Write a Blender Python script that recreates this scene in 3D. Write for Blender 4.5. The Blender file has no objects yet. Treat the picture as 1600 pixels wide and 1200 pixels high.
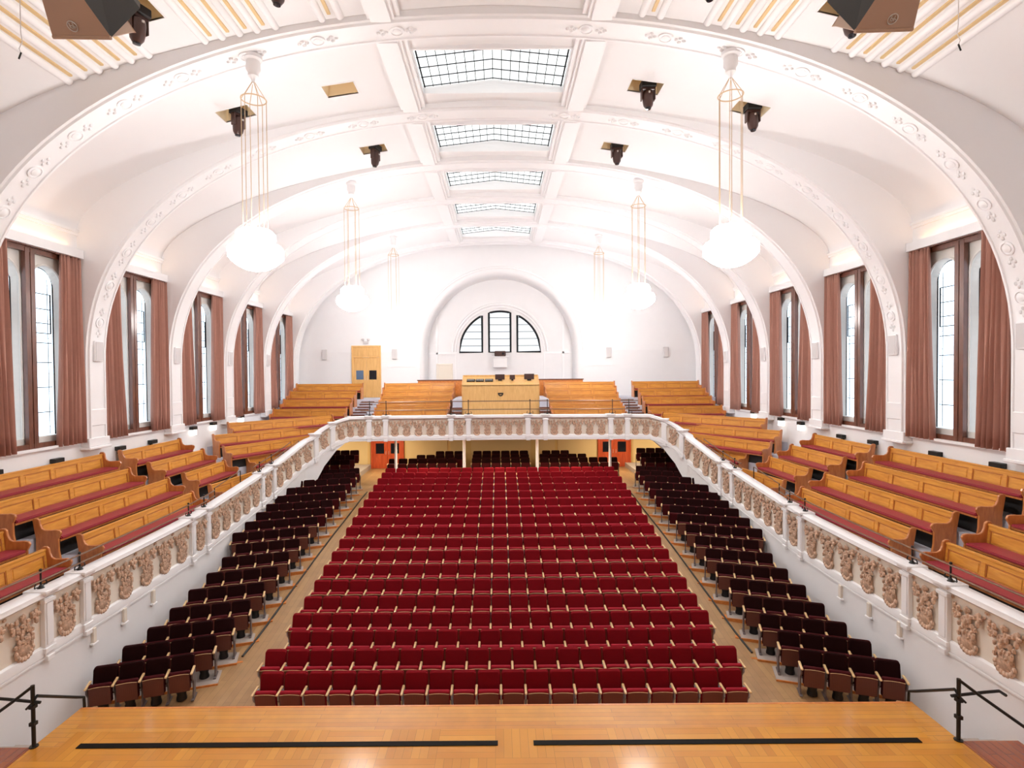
import bpy, bmesh, math, random
from mathutils import Vector, Matrix
random.seed(7)
SC = bpy.context.scene
COL = SC.collection
PI = math.pi

# ------------------------------------------------------------------ camera
ZC = 7.35                                  # camera height over the front of the stalls floor
def cam_setup():
    yaw, pitch, roll = [math.radians(a) for a in (-.0818, -1.0255, -.4604)]
    fwd = Vector((math.sin(yaw)*math.cos(pitch), math.cos(yaw)*math.cos(pitch), math.sin(pitch)))
    rt = Vector((math.cos(yaw), -math.sin(yaw), 0)); up = rt.cross(fwd)
    c, s = math.cos(roll), math.sin(roll)
    r = rt*c + up*s; u = up*c - rt*s
    cd = bpy.data.cameras.new('camera'); co = bpy.data.objects.new('camera', cd); COL.objects.link(co)
    m = Matrix((r, u, -fwd)).transposed().to_4x4(); m.translation = Vector((.1143, 0, ZC))
    co.matrix_world = m
    cd.sensor_width = 36; cd.lens = 850/1600*36; cd.shift_x = 21.07/1600; cd.shift_y = -1.94/1600
    cd.clip_start = .05; cd.clip_end = 200
    SC.camera = co
cam_setup()

# ------------------------------------------------------------------ view, world, large lights
SC.view_settings.view_transform = 'Standard'; SC.view_settings.look = 'None'
SC.view_settings.exposure = 0.3; SC.view_settings.gamma = 1.0
SC.view_settings.use_curve_mapping = False
SC.cycles.max_bounces = 8; SC.cycles.diffuse_bounces = 6; SC.cycles.glossy_bounces = 3
SC.cycles.use_denoising = True
SC.cycles.sample_clamp_indirect = 8
W_ = bpy.data.worlds.new('world'); SC.world = W_; W_.use_nodes = True
W_.node_tree.nodes['Background'].inputs[0].default_value = (.75, .87, 1, 1)
W_.node_tree.nodes['Background'].inputs[1].default_value = 1.0
E_WIN, E_SKY, E_CHAND = 1.9, 1.15, 40.0     # brightness of window glass, skylights, chandelier glass
def area(name, loc, rot, sx, sy, power, color=(1, 1, 1)):
    l = bpy.data.lights.new(name, 'AREA'); l.shape = 'RECTANGLE'; l.size = sx; l.size_y = sy
    l.energy = power; l.color = color
    o = bpy.data.objects.new(name, l); o.location = loc; o.rotation_euler = rot; COL.objects.link(o)
    o['kind'] = 'structure'
    return o

# added fill light, out of view, to brighten the nearest ceiling bay
area('ceiling_fill_light', (0, 3.6, ZC+3.4), (PI+.25, 0, 0), 9, .4, 240, (1, .91, .82))

# ------------------------------------------------------------------ materials
def nodes(name):
    m = bpy.data.materials.new(name); m.use_nodes = True
    nt = m.node_tree; b = nt.nodes['Principled BSDF']; return m, nt, b
def mat(name, col, rough=.6, metal=0, noise=0, scale=8, bump=0, sheen=0, spec=.5, coat=0):
    m, nt, b = nodes(name)
    b.inputs['Base Color'].default_value = (*col, 1); b.inputs['Roughness'].default_value = rough
    b.inputs['Metallic'].default_value = metal; b.inputs['Specular IOR Level'].default_value = spec
    if coat: b.inputs['Coat Weight'].default_value = coat; b.inputs['Coat Roughness'].default_value = .1
    if sheen:
        b.inputs['Sheen Weight'].default_value = sheen; b.inputs['Sheen Roughness'].default_value = .5
        b.inputs['Sheen Tint'].default_value = (min(1, col[0]*4), col[1]*4, col[2]*4, 1)
    if noise or bump:
        tc = nt.nodes.new('ShaderNodeTexCoord'); nz = nt.nodes.new('ShaderNodeTexNoise')
        nz.inputs['Scale'].default_value = scale; nz.inputs['Detail'].default_value = 4
        nt.links.new(tc.outputs['Object'], nz.inputs['Vector'])
        if noise:
            r = nt.nodes.new('ShaderNodeMix'); r.data_type = 'RGBA'
            r.inputs[6].default_value = (*[c*(1-noise) for c in col], 1)
            r.inputs[7].default_value = (*[min(1, c*(1+noise)) for c in col], 1)
            nt.links.new(nz.outputs['Fac'], r.inputs[0]); nt.links.new(r.outputs[2], b.inputs['Base Color'])
        if bump:
            bp = nt.nodes.new('ShaderNodeBump'); bp.inputs['Strength'].default_value = bump
            bp.inputs['Distance'].default_value = .01
            nt.links.new(nz.outputs['Fac'], bp.inputs['Height']); nt.links.new(bp.outputs[0], b.inputs['Normal'])
    return m
def wood(name, c1, c2, rough=.35, scale=(1, 12, 12), coat=.3, wscale=2.0):
    m, nt, b = nodes(name)
    tc = nt.nodes.new('ShaderNodeTexCoord'); mp = nt.nodes.new('ShaderNodeMapping')
    mp.inputs['Scale'].default_value = scale
    nz = nt.nodes.new('ShaderNodeTexNoise'); nz.inputs['Scale'].default_value = wscale
    nz.inputs['Detail'].default_value = 6; nz.inputs['Distortion'].default_value = .6
    cr = nt.nodes.new('ShaderNodeValToRGB')
    cr.color_ramp.elements[0].position = .3; cr.color_ramp.elements[0].color = (*c1, 1)
    cr.color_ramp.elements[1].position = .7; cr.color_ramp.elements[1].color = (*c2, 1)
    nt.links.new(tc.outputs['Object'], mp.inputs[0]); nt.links.new(mp.outputs[0], nz.inputs['Vector'])
    nt.links.new(nz.outputs['Fac'], cr.inputs[0]); nt.links.new(cr.outputs[0], b.inputs['Base Color'])
    b.inputs['Roughness'].default_value = rough; b.inputs['Coat Weight'].default_value = coat
    b.inputs['Coat Roughness'].default_value = .15
    return m
def planks(name, c1, c2, mortar, bw, bh, rough=.25, rot=0, msize=.004, coat=.4):
    m, nt, b = nodes(name)
    tc = nt.nodes.new('ShaderNodeTexCoord'); mp = nt.nodes.new('ShaderNodeMapping')
    mp.inputs['Rotation'].default_value = (0, 0, rot)
    br = nt.nodes.new('ShaderNodeTexBrick'); br.inputs['Scale'].default_value = 1
    br.inputs['Brick Width'].default_value = bw; br.inputs['Row Height'].default_value = bh
    br.inputs['Mortar Size'].default_value = msize; br.inputs['Color1'].default_value = (*c1, 1)
    br.inputs['Color2'].default_value = (*c2, 1); br.inputs['Mortar'].default_value = (*mortar, 1)
    nz = nt.nodes.new('ShaderNodeTexNoise'); nz.inputs['Scale'].default_value = 3; nz.inputs['Detail'].default_value = 5
    mx = nt.nodes.new('ShaderNodeMix'); mx.data_type = 'RGBA'; mx.blend_type = 'MULTIPLY'; mx.inputs[0].default_value = .35
    nt.links.new(tc.outputs['Object'], mp.inputs[0]); nt.links.new(mp.outputs[0], br.inputs['Vector'])
    nt.links.new(tc.outputs['Object'], nz.inputs['Vector'])
    nt.links.new(br.outputs['Color'], mx.inputs[6]); nt.links.new(nz.outputs['Fac'], mx.inputs[7])
    nt.links.new(mx.outputs[2], b.inputs['Base Color'])
    b.inputs['Roughness'].default_value = rough; b.inputs['Coat Weight'].default_value = coat
    b.inputs['Coat Roughness'].default_value = .08
    return m
def parquet(name, c1, c2, tile=.75):
    # basket-weave parquet: square tiles whose strips alternate direction
    m, nt, b = nodes(name); N = nt.nodes.new; L = nt.links.new
    tc = N('ShaderNodeTexCoord')
    ch = N('ShaderNodeTexChecker'); ch.inputs['Scale'].default_value = 1/tile
    ch.inputs['Color1'].default_value = (0, 0, 0, 1); ch.inputs['Color2'].default_value = (1, 1, 1, 1)
    L(tc.outputs['Object'], ch.inputs['Vector'])
    def brick(rot, k):
        mp = N('ShaderNodeMapping'); mp.inputs['Rotation'].default_value = (0, 0, rot)
        br = N('ShaderNodeTexBrick'); br.inputs['Scale'].default_value = 1
        br.inputs['Brick Width'].default_value = tile; br.inputs['Row Height'].default_value = tile/7
        br.offset = 0
        br.inputs['Mortar Size'].default_value = .0025
        br.inputs['Color1'].default_value = (*c1, 1); br.inputs['Color2'].default_value = (*[c*k for c in c2], 1)
        br.inputs['Mortar'].default_value = (*[c*.45 for c in c1], 1)
        L(tc.outputs['Object'], mp.inputs[0]); L(mp.outputs[0], br.inputs['Vector']); return br
    b1 = brick(0, 1); b2 = brick(PI/2, .92)
    mx = N('ShaderNodeMix'); mx.data_type = 'RGBA'
    L(ch.outputs['Fac'], mx.inputs[0]); L(b1.outputs['Color'], mx.inputs[6]); L(b2.outputs['Color'], mx.inputs[7])
    nz = N('ShaderNodeTexNoise'); nz.inputs['Scale'].default_value = 1.3; nz.inputs['Detail'].default_value = 5
    L(tc.outputs['Object'], nz.inputs['Vector'])
    m2 = N('ShaderNodeMix'); m2.data_type = 'RGBA'; m2.blend_type = 'MULTIPLY'; m2.inputs[0].default_value = .3
    L(mx.outputs[2], m2.inputs[6]); L(nz.outputs['Fac'], m2.inputs[7]); L(m2.outputs[2], b.inputs['Base Color'])
    b.inputs['Roughness'].default_value = .42; b.inputs['Coat Weight'].default_value = .35
    b.inputs['Coat Roughness'].default_value = .14; b.inputs['Specular IOR Level'].default_value = .3
    return m
def emit(name, col, strength, base=(.8, .8, .8)):
    m, nt, b = nodes(name)
    b.inputs['Base Color'].default_value = (*base, 1)
    b.inputs['Emission Color'].default_value = (*col, 1); b.inputs['Emission Strength'].default_value = strength
    return m
def mesh_perf(name, col, dark):
    m, nt, b = nodes(name); N = nt.nodes.new; L = nt.links.new
    tc = N('ShaderNodeTexCoord'); br = N('ShaderNodeTexBrick'); br.offset = 0
    mp = N('ShaderNodeMapping'); mp.inputs['Rotation'].default_value = (PI/2, 0, 0)
    br.inputs['Scale'].default_value = 1; br.inputs['Brick Width'].default_value = .035
    br.inputs['Row Height'].default_value = .03; br.inputs['Mortar Size'].default_value = .009
    br.inputs['Color1'].default_value = (*dark, 1); br.inputs['Color2'].default_value = (*dark, 1)
    br.inputs['Mortar'].default_value = (*col, 1)
    L(tc.outputs['Object'], mp.inputs[0]); L(mp.outputs[0], br.inputs['Vector']); L(br.outputs['Color'], b.inputs['Base Color'])
    b.inputs['Roughness'].default_value = .5
    return m
M = dict(
 plaster=mat('plaster', (.82, .82, .83), .7, noise=.02, scale=2),
 ceiling=mat('ceiling_paint', (.84, .835, .84), .75, noise=.02, scale=1),
 trimw=mat('white_gloss', (.87, .87, .88), .45),
 stone=mat('window_stone', (.74, .72, .68), .7, noise=.05),
 beige=mat('hatch_beige', (.82, .68, .45), .7),
 gold=mat('gold_groove', (.72, .52, .26), .5),
 oak=wood('oak_pew', (.58, .235, .028), (.74, .35, .05), .45, (1.2, 9, 9)),
 oakpale=wood('oak_pale', (.66, .37, .12), (.78, .48, .18), .4, (8, 8, 1)),
 endwood=wood('pew_end', (.42, .13, .035), (.58, .22, .06), .35, (6, 6, 1.5)),
 arm=wood('beech_arm', (.66, .43, .2), (.78, .55, .28), .35, (8, 1.5, 8)),
 pink=mat('red_leather', (.30, .022, .038), .45, noise=.1, scale=5),
 red=mat('seat_velvet', (.19, .0025, .007), .85, noise=.18, scale=5, spec=.12),
 redtop=mat('seat_piping', (.30, .006, .018), .7, spec=.2),
 dark=mat('side_velvet', (.015, .002, .002), .85, noise=.15, scale=5, spec=.1),
 darkred=mat('side_piping', (.055, .003, .005), .7, spec=.15),
 perf=mesh_perf('seat_underside', (.22, .055, .03), (.08, .012, .01)),
 steel=mat('grey_metal', (.42, .41, .46), .45, .3),
 steeldark=mat('dark_metal', (.16, .13, .13), .5, .3),
 perfdark=mesh_perf('dark_seat_underside', (.16, .045, .028), (.05, .010, .008)),
 black=mat('black_iron', (.012, .013, .012), .4, .2),
 blackmat=mat('black_matt', (.012, .01, .01), .7),
 pedestal=mat('pedestal_black', (.01, .008, .008), .5),
 curtain=mat('curtain_cloth', (.43, .225, .175), .9, noise=.08, scale=6, spec=.1),
 brownframe=wood('brown_frame', (.10, .030, .014), (.17, .055, .028), .4, (6, 6, 1)),
 lead=mat('lead_came', (.02, .022, .025), .7, 0, spec=.1),
 brass=mat('brass_rail', (.20, .115, .07), .35, .6),
 goldwire=mat('gold_wire', (.62, .46, .29), .4, .3),
 swag=mat('gilt_relief', (.56, .38, .27), .6, noise=.75, scale=24, bump=.5),
 swagshade=mat('panel_cream', (.80, .73, .63), .65),
 yellow=mat('yellow_wall', (.72, .50, .20), .6, noise=.04, scale=1),
 yellow2=mat('yellow_panel', (.74, .55, .27), .6, noise=.04, scale=1),
 reddoor=wood('red_door', (.42, .055, .018), (.58, .10, .03), .35, (6, 6, 1)),
 orange=wood('orange_wood', (.55, .17, .03), (.68, .24, .05), .4, (5, 5, 5)),
 darkglass=mat('dark_glass', (.012, .012, .016), .1),
 blueglass=mat('blue_glass', (.10, .16, .26), .1),
 carpet=mat('gallery_carpet', (.52, .53, .60), .9, noise=.08, scale=20),
 stepcarpet=mat('step_carpet', (.40, .34, .30), .9, noise=.08, scale=20),
 aisle=planks('aisle_boards', (.50, .30, .13), (.44, .25, .11), (.22, .13, .06), 1.6, .16, .45, PI/2, .003, .1),
 stage=parquet('stage_parquet', (.74, .33, .035), (.66, .26, .025), 1.0),
 stageband=planks('stage_band', (.74, .33, .035), (.64, .25, .025), (.30, .12, .03), 2.2, .12, .42, 0, .003, .35),
 stagered=planks('stage_border', (.42, .11, .03), (.34, .07, .02), (.16, .04, .01), 1.8, .14, .25, PI/2, .003, .6),
 slot=mat('slot_black', (.006, .005, .004), .6, spec=.1),
 brown=mat('brown_plastic', (.055, .022, .016), .35),
 grille=mat('speaker_grille', (.42, .39, .34), .6),
 brownbox=mat('speaker_brown', (.42, .27, .18), .3, spec=.7),
 spkgrey=mat('grey_speaker', (.62, .60, .60), .6),
 chandglass=emit('chandelier_glass', (1, .97, .95), E_CHAND),
 winglass=emit('window_glass', (.72, .87, 1.0), E_WIN, (.12, .12, .12)),
 fanglass=emit('fan_window_glass', (.90, .96, 1.0), .85, (.1, .1, .1)),
 skyglass=emit('skylight_glass', (.95, 1.0, 1.0), E_SKY, (.2, .2, .2)),
 lampglow=emit('lamp_glow', (1, .93, .82), 2.2),
 downglow=emit('downlight_glow', (1, .80, .5), 14),
 silver=mat('silver_mark', (.65, .62, .58), .3, .6),
 white=mat('white_paint', (.86, .86, .87), .5),
)

# ------------------------------------------------------------------ mesh helpers
class MB:
    def __init__(s): s.v = []; s.f = []; s.mi = []; s.cur = 0; s.T = None
    def add(s, vs, fs):
        n = len(s.v)
        for p in vs:
            p = Vector(p)
            s.v.append(s.T @ p if s.T is not None else p)
        for q in fs: s.f.append([i+n for i in q]); s.mi.append(s.cur)
        return s
    def box(s, x0, x1, y0, y1, z0, z1, T=None):
        vs = [Vector((x, y, z)) for z in (z0, z1) for y in (y0, y1) for x in (x0, x1)]
        if T is not None: vs = [T @ v for v in vs]
        return s.add(vs, [(0, 2, 3, 1), (4, 5, 7, 6), (0, 1, 5, 4), (2, 6, 7, 3), (0, 4, 6, 2), (1, 3, 7, 5)])
    def prism(s, poly, axis, a, b):
        # poly: list of 2-D points; axis 'x': (y,z), 'y': (x,z), 'z': (x,y)
        def P(p, t): return {'x': (t, p[0], p[1]), 'y': (p[0], t, p[1]), 'z': (p[0], p[1], t)}[axis]
        n = len(poly)
        vs = [P(p, a) for p in poly]+[P(p, b) for p in poly]
        return s.add(vs, [tuple(range(n))[::-1], tuple(range(n, 2*n))]+[(i, (i+1) % n, n+(i+1) % n, n+i) for i in range(n)])
    def tube(s, pts, r, n=8, closed=False):
        pts = [Vector(p) for p in pts]; m = len(pts); base = []
        ds = [(pts[(i+1) % m]-pts[i-1]) if closed else (pts[min(i+1, m-1)]-pts[max(i-1, 0)]) for i in range(m)]
        ref = min((Vector((0, 0, 1)), Vector((0, 1, 0)), Vector((1, 0, 0))), key=lambda a: round(max(abs(d.normalized().dot(a)) for d in ds), 2))
        for i, p in enumerate(pts):
            if closed: d = (pts[(i+1) % m]-pts[i-1])
            else: d = pts[min(i+1, m-1)]-pts[max(i-1, 0)]
            d.normalize()
            a = d.cross(ref)
            if a.length < 1e-4: a = d.cross(Vector((0, 1, 0)))
            a.normalize(); b = d.cross(a)
            base += [p+(a*math.cos(2*PI*k/n)+b*math.sin(2*PI*k/n))*r for k in range(n)]
        fs = []
        for i in range(m if closed else m-1):
            j = (i+1) % m
            fs += [(i*n+k, i*n+(k+1) % n, j*n+(k+1) % n, j*n+k) for k in range(n)]
        if not closed: fs += [tuple(range(n))[::-1], tuple(range((m-1)*n, m*n))]
        return s.add(base, fs)
    def lathe(s, prof, c=(0, 0, 0), n=16, flute=0, T=None):
        vs = []
        for r, z in prof:
            for k in range(n):
                a = 2*PI*k/n; rr = r*(1+flute*(1 if k % 2 else -1))
                vs.append(Vector((c[0]+rr*math.cos(a), c[1]+rr*math.sin(a), c[2]+z)))
        if T is not None: vs = [T @ v for v in vs]
        fs = [(i*n+k, i*n+(k+1) % n, (i+1)*n+(k+1) % n, (i+1)*n+k) for i in range(len(prof)-1) for k in range(n)]
        fs += [tuple(range(n))[::-1], tuple(range((len(prof)-1)*n, len(prof)*n))]
        return s.add(vs, fs)
    def ball(s, c, r, n=6, m=4):
        rx, ry, rz = r if isinstance(r, tuple) else (r, r, r)
        vs = []; 
        for i in range(m+1):
            t = PI*i/m
            for k in range(n):
                a = 2*PI*k/n
                vs.append((c[0]+rx*math.sin(t)*math.cos(a), c[1]+ry*math.sin(t)*math.sin(a), c[2]+rz*math.cos(t)))
        return s.add(vs, [(i*n+k, (i+1)*n+k, (i+1)*n+(k+1) % n, i*n+(k+1) % n) for i in range(m) for k in range(n)])
    def mesh(s, name, mats, bevel=0, seg=1, smooth=False):
        me = bpy.data.meshes.new(name)
        me.from_pydata([tuple(v) for v in s.v], [], s.f)
        if not isinstance(mats, (list, tuple)): mats = [mats]
        for m in mats: me.materials.append(m)
        for p, i in zip(me.polygons, s.mi): p.material_index = i
        bm = bmesh.new(); bm.from_mesh(me)
        if bevel:
            es = [e for e in bm.edges if len(e.link_faces) == 2 and e.calc_face_angle(0) > .6]
            bmesh.ops.bevel(bm, geom=es, offset=bevel, segments=seg, affect='EDGES', clamp_overlap=True)
        bmesh.ops.recalc_face_normals(bm, faces=bm.faces)
        bm.to_mesh(me); bm.free()
        if smooth:
            for p in me.polygons: p.use_smooth = True
            try: me.set_sharp_from_angle(angle=math.radians(40))
            except Exception: pass
        return me
    def obj(s, name, mats, parent=None, bevel=0, seg=1, smooth=False):
        return link(name, s.mesh(name, mats, bevel, seg, smooth), parent)
def link(name, me, parent=None, loc=None):
    o = bpy.data.objects.new(name, me); COL.objects.link(o)
    if parent: o.parent = parent
    if loc: o.location = loc
    return o
def tag(o, label, cat, group=None):
    o['label'] = label; o['category'] = cat
    if group: o['group'] = group
    return o
def thing(name, label, cat, loc=(0, 0, 0), rz=0, group=None):
    o = bpy.data.objects.new(name, None); o.empty_display_size = .2; COL.objects.link(o)
    o.location = loc; o.rotation_euler = (0, 0, rz); return tag(o, label, cat, group)
def struct(o): o['kind'] = 'structure'; return o
def stuff(o, label=None): o['kind'] = 'stuff'; return o
def copy_tree(o, parent=None):
    c = o.copy(); COL.objects.link(c); c.parent = parent
    for ch in KIDS.get(o.name, []): copy_tree(ch, c)
    return c
KIDS = {}
def reg(root):
    for o in list(SC.objects):
        if o.parent is not None: KIDS.setdefault(o.parent.name, [])
    for o in list(root_children(root)):
        KIDS.setdefault(root.name, []).append(o)
        for g in root_children(o): KIDS.setdefault(o.name, []).append(g)
def root_children(root): return [o for o in SC.objects if o.parent == root]
ORD = 'zeroth first second third fourth fifth sixth seventh eighth ninth tenth eleventh twelfth thirteenth fourteenth fifteenth sixteenth seventeenth eighteenth nineteenth twentieth twenty-first twenty-second'.split()
SN = {-1: 'left', 1: 'right'}

# ------------------------------------------------------------------ key sections
WX = 12.38                       # inner face of the side walls
Y0, Y1 = -3.0, 33.5             # wall behind the camera, rear wall
PIER = [4.3, 8.37, 12.45, 16.58, 20.65, 24.73, 28.8, 32.9]
PH = .4
def vault(x):
    return ZC+4.3+3.75*max(0, 1-(min(abs(x), WX)/WX)**1.7)**(1/1.7)
def floor_z(y):
    T = [(11.0, -7.35), (11.4, -7.35), (12.23, -7.29), (13.06, -7.25), (13.89, -7.19), (14.73, -7.09), (15.56, -6.95), (16.39, -6.80), (17.23, -6.65), (18.06, -6.50), (18.89, -6.34), (19.72, -6.20), (20.56, -6.06), (21.39, -5.94), (22.22, -5.81), (23.06, -5.69), (23.89, -5.57), (24.72, -5.47), (25.56, -5.42), (26.4, -5.45)]
    if y <= T[0][0]: return 0.0
    for a, b in zip(T, T[1:]):
        if y <= b[0]: return ZC+a[1]+(b[1]-a[1])*(y-a[0])/(b[0]-a[0])
    return ZC-5.45
ROWY = [11.40+.833*k for k in range(18)]

# ------------------------------------------------------------------ floors
mb = MB(); ys = [10.5]+[11.0+.42*i for i in range(37)]+[26.4, 31.3]
for a, b in zip(ys, ys[1:]):
    za, zb = floor_z(a), floor_z(b)
    mb.add([(-13, a, za), (13, a, za), (13, b, zb), (-13, b, zb), (-13, a, za-.3), (13, a, za-.3), (13, b, zb-.3), (-13, b, zb-.3)],
           [(0, 1, 2, 3), (4, 7, 6, 5), (0, 4, 5, 1), (2, 6, 7, 3), (1, 5, 6, 2), (0, 3, 7, 4)])
struct(mb.obj('floor', M['aisle']))
# platform (stage)
ZS = ZC-6.45
mb = MB()
mb.cur = 0; mb.box(-9.06, 9.06, Y0+.05, 9.34, ZS-.06, ZS)
mb.box(-7.6, 7.6, 9.34, 9.75, ZS-.06, ZS)
mb.cur = 1; mb.box(-8.07, 8.07, 9.75, 10.45, ZS-.06, ZS+.0)
mb.box(-8.07, -7.6, 9.34, 9.75, ZS-.06, ZS); mb.box(7.6, 8.07, 9.34, 9.75, ZS-.06, ZS)
mb.cur = 0; mb.box(-8.0, 8.0, 9.3, 10.40, 0, ZS-.06)
mb.box(-9.06, 9.06, 9.2, 9.34, 0, ZS-.06)
stage = tag(mb.obj('stage_platform', [M['stage'], M['stageband']]), 'golden oak parquet concert platform across the foot of the photo', 'stage')
mb = MB(); mb.box(-8.08, 8.08, 10.42, 10.48, ZS-.12, ZS+.004); mb.obj('nosing', M['orange'], stage, .008)
for s in (-1, 1):
    mb = MB(); a, b = sorted((s*8.07, s*9.06)); mb.box(a, b, 8.0, 9.33, ZS, ZS+.006); mb.obj('border_boards', M['stagered'], stage)
for s in (-1, 1):
    st = thing('stage_steps', 'pale steps down from the stage at its %s front corner' % SN[s], 'steps', (s*8.6, 9.34, 0))
    for k in range(3):
        b = MB(); b.box(-.42, .42, .02+.36*k, .38+.36*k, 0, .66-.22*k); b.obj('step', M['stepcarpet'], st)
for x0, x1, n in ((-7.28, .04, 'left'), (.66, 7.38, 'right')):
    mb = MB(); mb.box(x0, x1, 9.30, 9.42, ZS+.002, ZS+.012)
    tag(mb.obj('stage_slot', M['slot']), 'long thin black slot strip in the stage floor, %s of the centre gap' % n, 'slot')

# ------------------------------------------------------------------ ceiling vault with skylight wells and lamp hatches
SKY = [(-1.97, 1.97, c-1.1, c+.95) for c in (6.4, 10.4, 14.6, 18.65, 22.7, 26.75, 30.8)]
HATCH = []
for c in (10.55, 14.85, 18.75):
    for s in (-1, 1): HATCH.append((s*4.12, c))
HATCH += [(s*7.0, c) for c in (10.8, 14.95) for s in (-1, 1)]
HR = [(x-.42, x+.42, y-.3, y+.3) for x, y in HATCH]
xs = {-WX, WX}; yy = {Y0, Y1}
n = 60
for i in range(n+1):
    a = -PI/2+PI*i/n; xs.add(round(WX*math.sin(a), 3))
for r in SKY+HR: xs |= {r[0], r[1]}; yy |= {r[2], r[3]}
xs = sorted(xs); xs = [x for i, x in enumerate(xs) if i == 0 or x-xs[i-1] > .004]
yy = sorted(yy)
mb = MB()
idx = {}
for i, x in enumerate(xs):
    for j, y in enumerate(yy):
        idx[i, j] = len(mb.v); mb.v.append(Vector((x, y, vault(x))))
for i in range(len(xs)-1):
    for j in range(len(yy)-1):
        cx, cy = (xs[i]+xs[i+1])/2, (yy[j]+yy[j+1])/2
        if any(r[0]-.003 < cx < r[1]+.003 and r[2] < cy < r[3] for r in SKY+HR): continue
        mb.f.append([idx[i, j], idx[i, j+1], idx[i+1, j+1], idx[i+1, j]]); mb.mi.append(0)
struct(mb.obj('ceiling', M['ceiling'], smooth=True))
# skylights
for k, r in enumerate(SKY):
    zc = vault(0); ht = .30
    root = struct(thing('window_%d' % (20+k), '', '', (0, (r[2]+r[3])/2, 0)))
    del root['label']; del root['category']
    mb = MB(); hy = (r[3]-r[2])/2; z0 = vault(1.97)-.02; z1 = zc+ht
    mb.box(-2.03, -1.97, -hy, hy, z0, z1); mb.box(1.97, 2.03, -hy, hy, z0, z1)
    mb.box(-2.03, 2.03, -hy-.06, -hy, z0, z1+.1); mb.box(-2.03, 2.03, hy, hy+.06, z0, z1+.1)
    mb.obj('skylight_frame', M['white'], root)
    mb = MB(); mb.add([(-2, -hy, zc+.06), (0, -hy, zc+.28), (2, -hy, zc+.06), (-2, hy, zc+.06), (0, hy, zc+.28), (2, hy, zc+.06)], [(0, 1, 4, 3), (1, 2, 5, 4)])
    g = mb.obj('glass', M['skyglass'], root)
    mb = MB()
    for t in range(5):
        y = -hy+.1+t*(2*hy-.2)/4
        mb.tube([(-1.95, y, zc+.03), (0, y, zc+.25), (1.95, y, zc+.03)], .015, 4)
    for t in range(17):
        x = -1.92+3.84*t/16; z = zc+.03+.22*(1-abs(x)/1.95)
        mb.tube([(x, -hy+.05, z), (x, hy-.05, z)], .022 if t in (0, 16) else .010, 4)
    mb.obj('leading', M['lead'], root)
# lamp hatches with their moving-head lights
DIRN = {-1: 'left', 1: 'right'}
hl = {0: 'nearest', 1: 'second', 2: 'third'}
def make_light(loc, rz, label, tilt):
    t = thing('moving_head_light', label, 'stage light', loc, rz, 'moving head lights in the ceiling hatches')
    mb = MB(); mb.box(-.2, .2, -.15, .15, -.14, .04); mb.obj('base', M['blackmat'], t, .02)
    mb = MB(); mb.box(-.19, -.15, -.08, .08, -.46, -.12); mb.box(.15, .19, -.08, .08, -.46, -.12); mb.box(-.19, .19, -.08, .08, -.2, -.12)
    mb.obj('yoke', M['brown'], t, .015)
    T = Matrix.Translation((0, 0, -.40)) @ Matrix.Rotation(tilt, 4, 'X')
    mb = MB(); mb.lathe([(.07, .2), (.13, .17), (.15, .06), (.145, -.08), (.125, -.2), (.08, -.27), (.02, -.28)], n=16, T=T)
    h = mb.obj('lamp_head', M['brown'], t, smooth=True)
    mb = MB(); mb.lathe([(.075, -.275), (.07, -.30), (.01, -.305)], n=14, T=T); mb.obj('lens', M['darkglass'], h, smooth=True)
    mb = MB(); mb.lathe([(.025, -.02), (.025, .02)], n=8, c=(0, -.16, -.3)); mb.obj('pan_lock', M['silver'], t)
bare = (-4.12, 14.85)
for (x, y), r in zip(HATCH, HR):
    s = 1 if x > 0 else -1
    zt = max(vault(r[0]), vault(r[1]))+.42
    inner = abs(x) < 5
    rank = {10.55: 'nearest the camera', 10.8: 'nearest the camera', 14.85: 'behind the first arch', 14.95: 'behind the first arch', 18.75: 'behind the second arch'}[y]
    hname = 'beige ceiling hatch, %s %s, %s' % ('inner' if inner else 'outer', SN[s], rank)
    root = thing('ceiling_hatch', hname, 'ceiling hatch', (x, y, vault(x)), 0, 'ceiling hatches')
    mb = MB(); z = vault(x); hx, hy = .42, .3
    za, zb = vault(r[0])-z, vault(r[1])-z
    mb.add([(-hx, -hy, za), (hx, -hy, zb), (hx, hy, zb), (-hx, hy, za), (-hx+.05, -hy, zt-z), (hx-.05, -hy, zt-z), (hx-.05, hy, zt-z), (-hx+.05, hy, zt-z)],
           [(0, 1, 5, 4), (1, 2, 6, 5), (2, 3, 7, 6), (3, 0, 4, 7), (4, 5, 6, 7)])
    mb.obj('well', M['beige'], root)
    mb = MB(); e = .025
    for q in ((-hx-e, hx+e, -hy-e, -hy, 0), (-hx-e, hx+e, hy, hy+e, 0), (-hx-e, -hx, -hy, hy, 1), (hx, hx+e, -hy, hy, 2)):
        a, b = (za, za) if q[4] == 1 else (zb, zb) if q[4] == 2 else (za, zb)
        mb.add([(q[0], q[2], a-.012), (q[1], q[2], b-.012), (q[1], q[3], b-.012), (q[0], q[3], a-.012), (q[0], q[2], a+.03), (q[1], q[2], b+.03), (q[1], q[3], b+.03), (q[0], q[3], a+.03)],
               [(0, 1, 2, 3), (4, 7, 6, 5), (0, 4, 5, 1), (1, 5, 6, 2), (2, 6, 7, 3), (3, 7, 4, 0)])
    mb.obj('hatch_frame', M['ceiling'], root)
    if (x, y) != bare:
        make_light((x+(.08 if s > 0 else .05), y+.02, z+.1), (0 if s > 0 else 1.2), 'brown moving head lamp in the %s %s hatch, %s' % ('inner' if inner else 'outer', SN[s], rank), -.12*s)

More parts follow.
